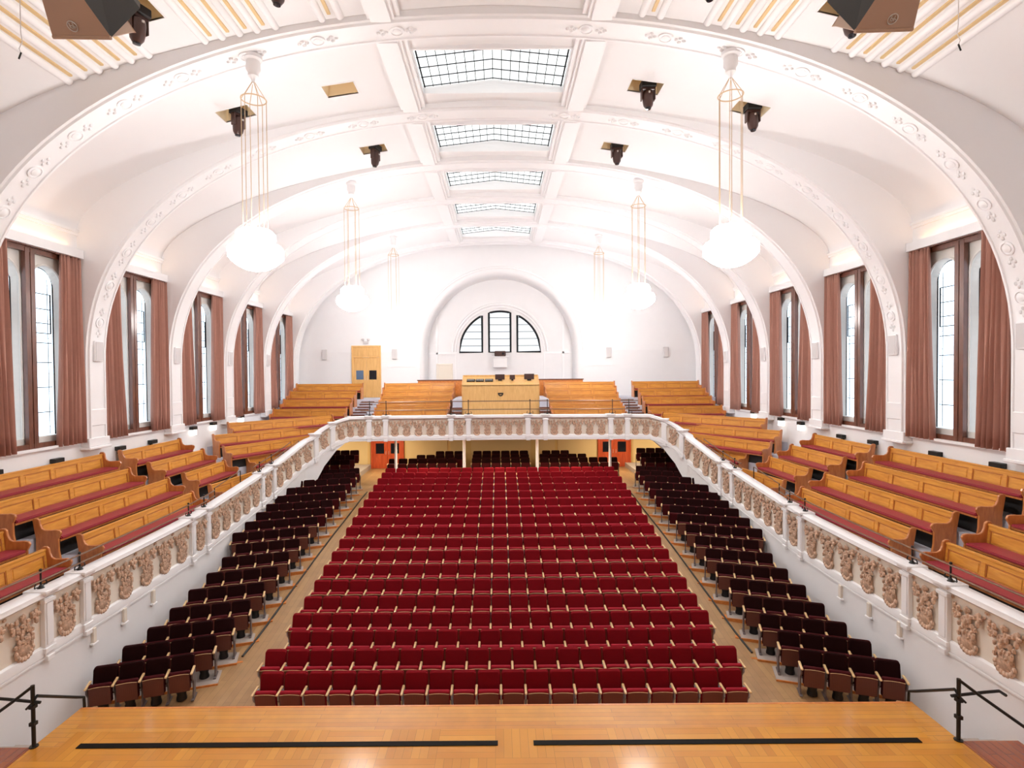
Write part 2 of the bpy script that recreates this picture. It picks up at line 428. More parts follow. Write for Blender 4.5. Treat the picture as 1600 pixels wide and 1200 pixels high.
# arches (soffit superellipse) with rosette relief, and ceiling ribs along the skylights
AX, AZ0, AB, AN = 12.12, .3, 7.5, 2.25
def soffit(t):      # t 0..1 from left foot to right foot
    a = PI*(1-t); c, s = math.cos(a), math.sin(a)
    x = AX*math.copysign(abs(c)**(2/AN), c); z = AB*abs(s)**(2/AN)
    return x, ZC+AZ0+z
def arch_pts(n=72):
    p = [(-AX, ZC-1.98)]+[soffit(i/n) for i in range(n+1)]+[(AX, ZC-1.98)]
    return p
def add_arch(yc, no):
    pts = arch_pts(); mb = MB(); m = len(pts)
    def outer(p):
        x, z = p
        if z < ZC+4.2 and abs(x) > 9: return (math.copysign(WX+.3, x), z)
        return (x*1.04, vault(min(abs(x)*1.04, WX))+.12+.9*max(0, abs(x)-7)/4)
    prof = [(-PH, 0.16), (-PH, .07), (-PH+.05, .05), (-PH+.07, .0), (-PH+.12, 0), (-PH+.13, .03), (PH-.13, .03), (PH-.12, 0), (PH-.07, 0), (PH-.05, .05), (PH, .07), (PH, .16)]
    k = len(prof)+2
    for i, p in enumerate(pts):
        q = pts[min(i+1, m-1)]; r = pts[max(i-1, 0)]
        d = Vector((q[0]-r[0], q[1]-r[1])); d.normalize(); nrm = Vector((-d.y, d.x))   # outward (up)
        if i == 0 or i == m-1: nrm = Vector((-1 if i == 0 else 1, 0))
        o = outer(p)
        row = [(o[0], yc-PH, o[1])]+[(p[0]+nrm.x*h, yc+u, p[1]+nrm.y*h) for u, h in prof]+[(o[0], yc+PH, o[1])]
        for v in row: mb.v.append(Vector(v))
    for i in range(m-1):
        for j in range(k-1):
            mb.f.append([i*k+j, (i+1)*k+j, (i+1)*k+j+1, i*k+j+1]); mb.mi.append(0)
    mb.f.append(list(range(k))); mb.mi.append(0); mb.f.append(list(range((m-1)*k, m*k))[::-1]); mb.mi.append(0)
    a = struct(mb.obj('trim_%d' % no, M['trimw'], smooth=True))
    # pier foot, corbel and rosettes as relief of the arch
    mb = MB()
    for s in (-1, 1):
        mb.box(s*12.10 if s > 0 else -WX, WX if s > 0 else -12.10, yc-PH-.03, yc+PH+.03, ZC-2.12, ZC-1.86)
        mb.box(s*12.06 if s > 0 else -WX, WX if s > 0 else -12.06, yc-PH-.06, yc+PH+.06, ZC-2.2, ZC-2.12)
        mb.box(s*12.12 if s > 0 else -WX, WX if s > 0 else -12.12, yc-PH+.1, yc+PH-.1, ZC-1.5, ZC-1.0)
    mb.obj('corbel', M['trimw'], a, .015)
    mb = MB()
    if no <= 13:
        for i in range(1, 22):
            t = i/22.0
            x, z = soffit(t); x2, z2 = soffit(t+.004); d = Vector((x2-x, 0, z2-z)).normalized()
            nn = Vector((d.z, 0, -d.x))          # inwards (down)
            if abs(t-.5) < .02: continue
            T = Matrix((d, Vector((0, 1, 0)), nn)).transposed().to_4x4(); T.translation = Vector((x, yc, z))-nn*.03
            mb.lathe([(.17, -.01), (.17, .03), (.135, .035), (.13, .012), (.10, .012), (.095, .03), (.05, .045), (.01, .05)], n=14, T=T)
            for q in (-1, 1):
                for u_, v_ in ((.25, 0), (.33, .07), (.33, -.07), (.42, 0)):
                    c_ = T @ Vector((q*u_, v_, .012)); mb.ball(c_, (.05, .035, .05), 6, 4)
    if mb.v: mb.obj('rosettes', M['trimw'], a, smooth=True)
    return a
for k, y in enumerate(PIER): add_arch(y, 10+k)
no = 30
for s in (-1, 1):
    mb = MB()
    for a, b in zip([Y0+.4]+PIER, PIER+[Y1]):
        x0, x1 = s*2.12, s*2.72
        x0, x1 = min(x0, x1), max(x0, x1)
        z = vault(2.4)
        mb.box(x0, x1, a+PH-.02, b-PH+.02, z-.14, z+.1); mb.box(x0+.08, x1-.08, a+PH-.02, b-PH+.02, z-.2, z)
        xa, xb = (s*2.0, s*2.12) ; mb.box(min(xa, xb), max(xa, xb), a+PH, b-PH, z-.07, z+.1)
    struct(mb.obj('trim_%d' % no, M['trimw'])); no += 1
# fluted rib groups in the two nearest bays, gold grooves between
for s in (-1, 1):
    for xs_ in ([3.3, 3.7], [4.72, 5.12, 5.5, 5.88, 6.26], [7.5, 7.88, 8.24, 8.6, 8.94, 9.26]):
        rb, gd = MB(), MB()
        for i, x in enumerate(xs_):
            for a, b in ((PIER[1]+PH+.1, PIER[2]-PH-.02), (PIER[0]+PH+.1, PIER[1]-PH-.02)):
                X = s*x; z = vault(X)
                if xs_[0] < 4 and i == 0: pass
                rb.tube([(X, a, z+.01), (X, b, z+.01)], .085, 10)
                if i < len(xs_)-1:
                    xg = s*(x+xs_[i+1])/2
                    gd.box(xg-.035, xg+.035, a, b-.16, vault(xg)-.03, vault(xg)+.01)
        o = struct(rb.obj('trim_%d' % no, M['trimw'], smooth=True)); no += 1
        gd.obj('gold_groove', M['gold'], o)

# ------------------------------------------------------------------ side walls and windows
def arch_open(cy, w, z0, zt, n=14):
    r = w/2; pts = [(cy-r, z0)]
    for i in range(n+1):
        a = PI-PI*i/n; pts.append((cy+r*math.cos(a), zt-r+r*math.sin(a)))
    pts.append((cy+r, z0)); return pts
WZ0, WZ1 = ZC-1.93, ZC+3.42
def window(s, c, no):
    """one bay: splayed stone with two arched lights, brown timber frame in front"""
    root = struct(bpy.data.objects.new('window_%d' % no, None)); COL.objects.link(root); root.location = (0, c, 0)
    X = lambda d: s*(WX+d)
    # stone wall with two arched openings at depth .42
    mb = MB(); bw = 1.66
    for side in (-1, 1):
        oc = side*.68; w = 1.08
        inn = arch_open(oc, w, WZ0+.28, ZC+3.1)
        y0, y1 = (-bw, 0) if side < 0 else (0, bw)
        # outer outline points matching
        out = []
        for (y, z) in inn:
            out.append(None)
        m = len(inn)
        for i, (y, z) in enumerate(inn):
            if i == 0: out[i] = (y0, WZ0+.28)
            elif i == m-1: out[i] = (y1, WZ0+.28)
            else:
                t = (i-1)/(m-3)
                if t < .25: out[i] = (y0, ZC+2.4+(WZ1+.2-ZC-2.4)*t/.25)
                elif t > .75: out[i] = (y1, WZ1+.2+(ZC+2.4-WZ1-.2)*(t-.75)/.25)
                else: out[i] = (y0+(y1-y0)*(t-.25)/.5, WZ1+.2)
        A = [(X(.14), y, z) for y, z in out]; B = [(X(.14), y, z) for y, z in inn]
        r2 = [(X(.36), oc+(y-oc)*.87, z-.06 if z > ZC else z) for y, z in inn]
        vs = A+B+r2
        fs = []
        for i in range(m-1):
            fs += [(i, i+1, m+i+1, m+i), (m+i, m+i+1, 2*m+i+1, 2*m+i)]
        mb.add(vs, fs)
        # moulded inner ring
        mb.tube([(X(.135), y, z) for y, z in inn], .035, 5)
    mb.box(min(X(.12), X(.7)), max(X(.12), X(.7)), -bw, bw, WZ0-.1, WZ0+.28)
    for e in (-1, 1):   # splayed jambs
        mb.add([(X(0.02), e*bw, WZ0), (X(.15), e*bw*.985, WZ0), (X(.15), e*bw*.985, WZ1+.2), (X(0.02), e*bw, WZ1+.2)], [(0, 1, 2, 3)])
    mb.add([(X(0.02), -bw, WZ1+.18), (X(.15), -bw, WZ1+.18), (X(.15), bw, WZ1+.18), (X(0.02), bw, WZ1+.18)], [(0, 1, 2, 3)])
    mb.obj('window_surround', M['stone'], root)
    for side in (-1, 1):
        oc = side*.68
        inn = arch_open(oc, 1.08*.88, WZ0+.26, ZC+3.05)
        mb = MB(); mb.add([(X(.35), y, z) for y, z in inn], [tuple(range(len(inn)))])
        g = mb.obj('glass', M['winglass'], root)
        mb = MB()
        mb.tube([(X(.345), y, z) for y, z in inn], .02, 4, True)
        a0, a1, zb, zt = oc-.35, oc+.35, ZC+1.22, ZC+2.32      # opening casement in dark metal
        mb.tube([(X(.31), a0, zb), (X(.31), a1, zb), (X(.31), a1, zt), (X(.31), a0, zt)], .022, 4, True)
        mb.box(min(X(.27), X(.30)), max(X(.27), X(.30)), oc+side*-.36-.03, oc+side*-.36+.03, zb+.4, zb+.5)
        mb.obj('casement', M['lead'], root)
        mb = MB()
        for zz in (-1.0, -.3, .4, .95, 1.5, 1.9):
            mb.tube([(X(.335), oc-.4, ZC+zz), (X(.335), oc+.4, ZC+zz)], .011, 4)
        for t in (-.28, .28):
            mb.tube([(X(.335), oc+t, WZ0+.3), (X(.335), oc+t, ZC+2.75)], .009, 4)
        for q in range(9):
            mb.tube([(X(.335), oc-.28, WZ0+.5+q*.5), (X(.335), oc-.4, WZ0+.6+q*.5)], .005, 4)
            mb.tube([(X(.335), oc+.28, WZ0+.5+q*.5), (X(.335), oc+.4, WZ0+.6+q*.5)], .005, 4)
        mb.obj('leading', M['lead'], root)
    # brown timber frame
    mb = MB(); xa, xb = sorted((X(-.02), X(.07)))
    mb.box(xa, xb, -1.35, 1.35, WZ1-.1, WZ1+.04); mb.box(xa, xb, -1.35, 1.35, WZ0, WZ0+.13)
    for e in (-1, 1): mb.box(xa, xb, e*1.3-.05, e*1.3+.05, WZ0, WZ1)
    mb.box(xa-.01, xb+.01, -.15, -.015, WZ0, WZ1); mb.box(xa-.01, xb+.01, .015, .15, WZ0, WZ1)
    mb.box(xa+.02, xb-.02, -.02, .02, WZ0, WZ1)
    mb.obj('timber_frame', M['brownframe'], root)
    # white sill, pelmet and cove
    mb = MB(); xa, xb = sorted((X(-.12), X(.05)))
    mb.box(xa, xb, -1.6, 1.6, WZ0-.07, WZ0)
    mb.obj('window_sill', M['trimw'], root)
    xa, xb = sorted((X(-.22), X(.1)))
    mb = MB(); mb.box(xa, xb, -1.64, 1.64, WZ1+.05, WZ1+.30)
    mb.obj('pelmet', M['plaster'], root)
    return root
def curtain(s, c, e, label):
    """e: -1 near side of its window, +1 far side"""
    t = thing('curtain', label, 'curtain', (s*(WX-.12), c+e*1.12, WZ0-.04), 0, 'window curtains')
    H = WZ1-WZ0+.07; NU, NV = 64, 10; d = -e   # free edge towards the window middle
    vs = []
    for j in range(NV+1):
        v = j/NV; w = .78+.16*(1-v)**1.5
        for i in range(NU+1):
            u = i/NU
            y = e*.5-e*u*w
            ph = u*2*PI*5.5
            x = .085*(.75+.5*(1-v))*math.sin(ph+.6*math.sin(3*v+c))+.02*math.sin(ph*2.3+c*3)
            vs.append((-s*x, y, v*H))
    fs = [(j*(NU+1)+i, j*(NU+1)+i+1, (j+1)*(NU+1)+i+1, (j+1)*(NU+1)+i) for j in range(NV) for i in range(NU)]
    mb = MB(); mb.add(vs, fs); o = mb.obj('cloth', M['curtain'], t, smooth=True)
    sm = o.modifiers.new('thick', 'SOLIDIFY'); sm.thickness = .012
    mb = MB(); mb.box(-.03, .03, -.42, .42, H-.02, H+.025); mb.obj('heading_tape', M['brownframe'], t)
names = {14.52: 'nearest the camera', 18.62: 'second from the camera', 22.69: 'third from the camera', 26.77: 'fourth from the camera', 30.85: 'farthest back'}
wn = 1
for s in (-1, 1):
    mb = MB()
    def bx(x0, x1, *r): mb.box(min(s*x0, s*x1), max(s*x0, s*x1), *r)
    bx(WX, WX+.75, Y0, Y1, ZC-7.6, WZ0-.02)
    bx(WX, WX+.75, Y0, PIER[2]+PH, WZ0-.02, ZC+4.6)
    bx(WX, WX+.75, PIER[2], Y1, WZ1+.2, ZC+4.6)
    for y in PIER[3:]: bx(WX, WX+.75, y-PH, y+PH, WZ0-.02, WZ1+.2)
    bx(WX, WX+.75, PIER[-1], Y1, WZ0-.02, WZ1+.2)
    w = struct(mb.obj('wall_%s' % SN[s], M['plaster']))
    mb = MB()
    bx(WX-.02, WX+.02, Y0, Y1, ZC-7, ZC-6.9)
    for a, b in zip(PIER, PIER[1:]):
        bx(WX-.09, WX+.02, a+PH, b-PH, ZC+4.24, ZC+4.32); bx(WX-.05, WX+.02, a+PH, b-PH, ZC+4.16, ZC+4.24)
    mb.obj('cornice', M['trimw'], w)
    for c in sorted(names):
        window(s, c, wn); wn += 1
        for e in (-1, 1):
            curtain(s, c, e, 'dusty pink curtain, %s side of the %s wall window %s' % ('near' if e < 0 else 'far', SN[s], names[c]))
        r = thing('curtain_rail', 'dark curtain rail over the %s wall window %s' % (SN[s], names[c]), 'curtain rail', (s*(WX-.12), c, WZ1+.05), 0, 'curtain rails')
        mb = MB(); mb.box(-.02, .02, -1.6, 1.6, -.025, .005); mb.obj('track', M['brownframe'], r)
        area('cove_light', (s*(WX-.12), c, WZ1+.34), (PI, 0, 0), .08, 2.6, 4.5, (1, .55, .22))

# ------------------------------------------------------------------ rear wall with arched niche
CXR = .18
mb = MB(); R = 4.95; zs = ZC+1.35; n = 40
arc = [(CXR+R*math.cos(PI-PI*i/n), zs+R*math.sin(PI-PI*i/n)) for i in range(n+1)]
outer = []
for i, (x, z) in enumerate(arc):
    t = i/n
    if t < .25: outer.append((-13.3, zs+(ZC+8.6-zs)*t/.25))
    elif t > .75: outer.append((13.3, ZC+8.6+(zs-ZC-8.6)*(t-.75)/.25))
    else: outer.append((-13.3+26.6*(t-.25)/.5, ZC+8.6))
k = n+1
rev = []
for dr, dy in ((0, 0), (-.08, .03), (-.2, .14), (-.28, .32), (-.3, .6), (-.3, 1.5)):
    rev.append([(CXR+(R+dr)*math.cos(PI-PI*i/n), Y1+dy, zs+(R+dr)*math.sin(PI-PI*i/n)) for i in range(k)])
mb.add([(x, Y1, z) for x, z in outer], [])
for ring in rev: mb.add(ring, [])
for j in range(len(rev)):
    for i in range(n):
        mb.f.append([j*k+i, j*k+i+1, (j+1)*k+i+1, (j+1)*k+i]); mb.mi.append(0)
# below the spring line
zb = ZC-6
for sg in (-1, 1):
    xr = CXR+sg*R
    b0 = len(mb.v)
    for dr, dy in ((0, 0), (-.08, .03), (-.2, .14), (-.28, .32), (-.3, .6), (-.3, 1.5)):
        mb.v += [Vector((CXR+sg*(R+dr), Y1+dy, zs)), Vector((CXR+sg*(R+dr), Y1+dy, zb))]
    for j in range(5): mb.f.append([b0+2*j, b0+2*j+1, b0+2*j+3, b0+2*j+2]); mb.mi.append(0)
    mb.add([(sg*13.3, Y1, zs), (xr, Y1, zs), (xr, Y1, zb), (sg*13.3, Y1, zb)], [(0, 1, 2, 3)])
struct(mb.obj('wall_back', M['plaster'], smooth=True))
# trims of the niche
mb = MB()
ring = lambda r, y: [(CXR+r*math.cos(PI*i/36), y, zs+.02+r*math.sin(PI*i/36)) for i in range(37)]
mb.tube(ring(5.12, Y1-.0), .07, 6); mb.tube(ring(3.05, 34.98), .09, 6); mb.tube(ring(2.85, 34.98), .05, 6)
mb.box(CXR-4.6, CXR-2.75, 34.93, 35.0, zs-.12, zs); mb.box(CXR+2.75, CXR+4.6, 34.93, 35.0, zs-.12, zs)
for x in (-4.05, 4.05): mb.box(CXR+x-.06, CXR+x+.06, 34.93, 35.0, ZC-1.2, zs+2.3)
for x in (-2.85, 2.85): mb.box(CXR+x-.04, CXR+x+.04, 34.95, 35.0, ZC-1.2, zs-.1)
for sg in (-1, 1):
    x0, x1 = sorted((CXR+sg*5.2, CXR+sg*6.9)); mb.box(x0, x1, Y1-.04, Y1, ZC+.42, ZC+.5)
struct(mb.obj('trim_50', M['trimw'], smooth=True))
# inner wall with fan window openings
mb = MB(); RW = 2.6
mb.box(CXR-5.3, CXR+5.3, 35.0, 35.3, ZC-6, zs)
# plate above spring line: strips with the fan opening left free
def fan(x): return math.sqrt(max(0, RW*RW-x*x))
seg = [(-5.3, -2.6), (-2.6, -1.14), (-1.14, -.70), (-.70, .68), (.68, 1.12), (1.12, 2.6), (2.6, 5.3)]
for a, b in seg:
    openp = (a, b) in ((-2.6, -1.14), (-.70, .68), (1.12, 2.6))
    if not openp: mb.box(CXR+a, CXR+b, 35.0, 35.3, zs, zs+5.2)
    else:
        m = 14
        for i in range(m):
            u, v = a+(b-a)*i/m, a+(b-a)*(i+1)/m
            zu, zv = zs+fan(u), zs+fan(v)
            mb.add([(CXR+u, 35, zu), (CXR+v, 35, zv), (CXR+v, 35, zs+5.2), (CXR+u, 35, zs+5.2), (CXR+u, 35.3, zu), (CXR+v, 35.3, zv)], [(0, 1, 2, 3), (0, 4, 5, 1)])
struct(mb.obj('wall_niche', M['plaster']))
root = struct(bpy.data.objects.new('window_11', None)); COL.objects.link(root); root.location = (CXR, 35.2, zs)
for a, b in ((-2.6, -1.14), (-.70, .68), (1.12, 2.6)):
    pts = [(a, 0)]+[(a+(b-a)*i/12, fan(a+(b-a)*i/12)) for i in range(13)]+[(b, 0)]
    pts = [p for i, p in enumerate(pts) if i == 0 or (abs(p[0]-pts[i-1][0])+abs(p[1]-pts[i-1][1])) > 1e-4]
    mb = MB(); mb.add([(x, 0, z) for x, z in pts], [tuple(range(len(pts)))]); mb.obj('glass', M['fanglass'], root)
    mb = MB(); mb.tube([(x, -.215, z) for x, z in pts], .065, 4, True); mb.obj('window_frame', M['lead'], root)
    mb = MB()
    for z in (.4, .85, 1.3, 1.75, 2.2):
        xx = [x for x in (a+.02+(b-a-.04)*i/40 for i in range(41)) if fan(x) > z]
        if len(xx) > 2: mb.tube([(xx[0], -.19, z), (xx[-1], -.19, z)], .016, 4)
    mb.obj('glazing_bar', M['lead'], root)
# wall behind the camera
mb = MB(); mb.box(-13.3, 13.3, Y0-.2, Y0, -.2, ZC+8.6); struct(mb.obj('wall_front', M['plaster']))

# ------------------------------------------------------------------ balcony front
RP = [(0, 25.0, -1.97), (3.5, 25.0, -1.98), (6.6, 25.0, -2.0), (7.0, 24.97, -2.04), (7.45, 24.83, -2.18), (7.95, 24.55, -2.45), (8.35, 24.05, -2.84), (8.66, 23.2, -3.2), (8.86, 22.2, -3.5), (8.99, 21.0, -3.73), (9.06, 19.6, -3.92), (9.1, 18.0, -4.10), (9.1, 16.3, -4.24), (9.1, 14.5, -4.3), (9.1, 12.0, -4.33), (9.1, 6.0, -4.35), (9.1, 0.0, -4.36), (9.1, -2.9, -4.36)]
HGT = lambda z: 1.02+.25*max(0, min(1, (-1.97-z)/2.3))         # fascia height
BOT = [(0, -2.93), (6.6, -2.95), (7.0, -3.1), (7.45, -3.45), (7.95, -4.15), (8.35, -5.05), (8.66, -6.2), (8.86, -7.5), (9.1, -7.5)]
def catmull(P, per=5):
    out = []
    for i in range(len(P)-1):
        p0, p1, p2, p3 = P[max(i-1, 0)], P[i], P[i+1], P[min(i+2, len(P)-1)]
        for j in range(per):
            t = j/per
            out.append(tuple(.5*((2*b)+(-a+c)*t+(2*a-5*b+4*c-d)*t*t+(-a+3*b-3*c+d)*t**3) for a, b, c, d in zip(p0, p1, p2, p3)))
    out.append(P[-1]); return out
half = catmull(RP)
PATH = [Vector((-x+.1 if y > 24 else -x, y, z+ZC)) for x, y, z in half[::-1]]+[Vector((x+.1 if y > 24 else x, y, z+ZC)) for x, y, z in half[1:]]
def nrm_at(i):
    a, b = PATH[max(i-1, 0)], PATH[min(i+1, len(PATH)-1)]
    d = (b-a); d.z = 0; d.normalize(); return Vector((d.y, -d.x, 0))     # towards the hall middle
NRM = [nrm_at(i) for i in range(len(PATH))]
SL = [0]
for a, b in zip(PATH, PATH[1:]): SL.append(SL[-1]+(b-a).length)
def at_s(s):
    for i in range(len(SL)-1):
        if SL[i+1] >= s:
            t = (s-SL[i])/(SL[i+1]-SL[i]); return PATH[i].lerp(PATH[i+1], t), NRM[i].lerp(NRM[i+1], t).normalized(), (PATH[i+1]-PATH[i]).normalized()
    return PATH[-1], NRM[-1], (PATH[-1]-PATH[-2]).normalized()
def s_of(x, y):
    best = min(range(len(PATH)-1), key=lambda i: ((PATH[i]+PATH[i+1])/2-Vector((x, y, PATH[i].z))).length)
    a, b = PATH[best], PATH[best+1]; d = Vector((b.x-a.x, b.y-a.y)); t = max(0, min(1, Vector((x-a.x, y-a.y)).dot(d)/d.length_squared))
    return SL[best]+t*(SL[best+1]-SL[best])
def sweep(prof, closed=True):
    mb = MB(); k = len(prof)
    for p, nn in zip(PATH, NRM):
        for o, fz in prof:
            z = p.z+(fz if not callable(fz) else fz(p))
            mb.v.append(Vector((p.x+nn.x*o, p.y+nn.y*o, z)))
    for i in range(len(PATH)-1):
        for j in range(k if closed else k-1):
            j2 = (j+1) % k
            mb.f.append([i*k+j, i*k+j2, (i+1)*k+j2, (i+1)*k+j]); mb.mi.append(0)
    return mb
H_ = lambda f: (lambda p: -HGT(p.z-ZC)*f)
def lower(p):
    x = abs(p.x-(.1 if p.y > 24 else 0))
    for a, b in zip(BOT, BOT[1:]):
        if x <= b[0]: return ZC+a[1]+(b[1]-a[1])*(x-a[0])/(b[0]-a[0]+1e-9)-p.z
    return -0.15-p.z
bal = thing('balcony_parapet', 'long curved white balcony front with gilded relief panels around the hall', 'balcony', (0, 25, ZC-2))
def lk(mb, name, m, **k):
    o = mb.obj(name, m, bal, **k); o.location = (0, -25, -(ZC-2)); return o
lk(sweep([(0, 0), (0, H_(1)), (-.18, H_(1)), (-.18, 0)]), 'panel', M['swagshade'], smooth=True)
lk(sweep([(.12, -.02), (.13, -.06), (.08, -.10), (.03, -.13), (-.05, -.13), (-.22, -.13), (-.24, .02), (-.2, .05), (.08, .05), (.12, .03)]), 'cap_moulding', M['trimw'], smooth=True)
f1 = lambda d: (lambda p: -HGT(p.z-ZC)*.86+d)
lk(sweep([(0, f1(.03)), (.05, f1(.0)), (.06, f1(-.04)), (.06, H_(1)), (-.1, H_(1)), (-.1, f1(.03))]), 'base_moulding', M['trimw'], smooth=True)
lw = sweep([(.03, H_(1)), (.03, lambda p: min(-HGT(p.z-ZC)-.02, lower(p))), (-.15, lambda p: min(-HGT(p.z-ZC)-.02, lower(p))), (-.15, H_(1))])
struct(lw.obj('wall_lower', M['plaster'], smooth=True))
lk(sweep([(.03, lambda p: -HGT(p.z-ZC)-.01), (.055, lambda p: -HGT(p.z-ZC)-.03), (.055, lambda p: -HGT(p.z-ZC)-.07), (.03, lambda p: -HGT(p.z-ZC)-.08)]), 'string_moulding', M['trimw'])
# pilasters in pairs
PP = [(9.1, 5.0), (9.1, 6.0), (9.1, 10.88), (9.1, 11.9), (9.1, 16.1), (9.1, 16.95), (9.0, 20.7), (8.9, 21.6), (8.15, 24.2), (7.6, 24.75), (5.98, 25), (5.22, 25), (2.22, 25), (1.42, 25)]
PS = sorted([s_of(x, y) for x, y in PP]+[s_of(-x+.1 if y > 24 else -x, y) for x, y in PP])
PS = sorted(set(round(p, 3) for p in PS))
for sp in PS:
    p, nn, tt = at_s(sp); h = HGT(p.z-ZC)
    ang = math.atan2(nn.y, nn.x)+PI/2
    base = Matrix.Translation(p) @ Matrix.Rotation(ang, 4, 'Z')
    slope = tt.z/max(.01, math.hypot(tt.x, tt.y))
    # local x runs along the front, local y points away from the hall
    sh = Matrix.Identity(4)
    tx = Vector((math.cos(ang), math.sin(ang), 0)); sh[2][0] = slope*(1 if tx.dot(Vector((tt.x, tt.y, 0))) > 0 else -1)
    T = base @ sh
    mb = MB(); mb.T = T
    mb.box(-.11, .11, -.1, .0, -h, -.1); mb.box(-.075, .075, -.115, -.1, -h*.82, -.2)
    mb.box(-.13, .13, -.125, .0, -h*.9-.06, -h*.9+.04); mb.box(-.14, .14, -.13, 0, -.2, -.12)
    mb.T = base; mb.box(-.2, .2, -.2, .26, .02, .075); mb.box(-.16, .16, -.17, .22, -.03, .03)
    mb.T = T; mb.box(-.09, .09, -.13, 0, -h-.1, -h)
    lk(mb, 'pilaster', M['trimw'], bevel=.012)
# gilded swags
def swag_mesh():
    mb = MB(); rnd = random.Random(3)
    # scalloped shell bowl
    for k in range(9):
        a = -PI*.95+PI*.9*k/8
        c = (.15*math.cos(a), -.035, -.22+.15*math.sin(a))
        mb.ball(c, (.042, .03, .05), 6, 4)
    mb.ball((0, -.02, -.20), (.15, .045, .15), 10, 6)
    # leaves and flowers that spread above the shell
    for k in range(80):
        u = rnd.random(); z = -.16+.46*u; w = .15+.13*u
        x = rnd.uniform(-w, w); r = rnd.uniform(.022, .045)
        mb.ball((x, -.03-rnd.random()*.035, z), (r, .03, r*rnd.uniform(.8, 1.7)), 5, 3)
    for sg in (-1, 1):
        for k in range(5):
            mb.ball((sg*(.15+.04*k), -.02, .22-.02*k+.015*k*k), (.032, .022, .03), 5, 3)
    return mb.mesh('swag', M['swag'], smooth=True)
SWAG = swag_mesh()
def put_swag(sp, sc=1.0):
    p, nn, tt = at_s(sp); h = HGT(p.z-ZC)
    ang = math.atan2(nn.y, nn.x)+PI/2
    o = bpy.data.objects.new('swag', SWAG); COL.objects.link(o); o.parent = bal
    k = h/1.27*1.22
    tx = Vector((math.cos(ang), math.sin(ang), 0)); sgn = 1 if tx.dot(Vector((tt.x, tt.y, 0))) > 0 else -1
    roll = -math.atan(tt.z/math.hypot(tt.x, tt.y))*sgn*.6
    Mx = Matrix.Translation(p+Vector((0, 0, -h*.5))-Vector((0, 25, ZC-2))) @ Matrix.Rotation(ang, 4, 'Z') @ Matrix.Rotation(roll, 4, 'Y') @ Matrix.Diagonal((k*sc, k, k, 1))
    o.matrix_local = Mx
lo = s_of(-9.1, 7.9)
for a, b in zip(PS, PS[1:]):
    L = b-a
    pa, _, _ = at_s(a); pb, _, _ = at_s(b)
    if min(pa.y, pb.y) < 6.05 and max(pa.y, pb.y) < 6.1: continue
    n = 1 if L < 1.3 else max(1, round((L-.1)/(.80 if min(pa.y, pb.y) < 24 else .585)))
    for i in range(n):
        sp = a+L*(i+.5)/n
        if n > 1: sp = a+.14+(L-.28)*(i+.5)/n
        if at_s(sp)[0].y < 7.2: continue
        put_swag(sp, min(1, (L-.2)/n/.58))

# ------------------------------------------------------------------ rails on the balcony front
def rail_thing(label, s0, s1, hs, posts, group='brass rails on the balcony front'):
    p0, _, _ = at_s((s0+s1)/2)
    t = thing('balcony_rail', label, 'handrail', tuple(p0), 0, group)
    off = -p0
    n = max(2, int((s1-s0)/.5))
    for h in hs:
        pts = []
        for i in range(n+1):
            p, nn, _ = at_s(s0+(s1-s0)*i/n); pts.append(p-nn*.06+Vector((0, 0, h))+off)
        mb = MB(); mb.tube(pts, .02, 8); mb.obj('rail', M['brass'], t, smooth=True)
    for sp in posts:
        p, nn, tt = at_s(sp); q = p-nn*.06+off
        mb = MB(); mb.tube([q+Vector((0, 0, .05)), q+Vector((0, 0, max(hs)+.02))], .018, 8)
        mb.ball(q+Vector((0, 0, max(hs)+.04)), .03, 8, 6)
        mb.lathe([(.07, .07), (.05, .10), (.025, .14)], c=tuple(q), n=10)
        tx = Vector((tt.x, tt.y, 0)).normalized()
        for sg in (-1, 1):   # scrolled iron bracket
            pts = [q+tx*sg*(.02+.13*math.sin(a*PI/10))+Vector((0, 0, .09+.11*(1-math.cos(a*PI/10))*.5+.02*math.sin(a))) for a in range(9)]
            mb.tube(pts, .012, 5)
        mb.obj('post', M['black'], t, smooth=True)
def sR(x, y): return s_of(x, y)
for s in (-1, 1):
    S = lambda y: s_of(s*9.1, y)
    a, b = sorted((S(7.0), S(17.6)))
    rail_thing('low double brass rail along the %s balcony front, nearer the stage' % SN[s], a, b, (.22, .40), [p for p in PS if a < p < b and at_s(p)[0].y < 17.5])
    a, b = sorted((s_of(s*9.0, 20.2), s_of(s*8.7, 23.0)))
    rail_thing('low double brass rail on the %s balcony front near its bend' % SN[s], a, b, (.22, .40), [p for p in PS if a < p < b])
rail_thing('long thin double rail on the balcony front facing the stage', s_of(-6.3, 25), s_of(6.5, 25), (.30, .68), [s_of(x+.1, 25) for x in (-5.98, -5.22, -2.22, -1.42, 1.42, 2.22, 5.22, 5.98)])

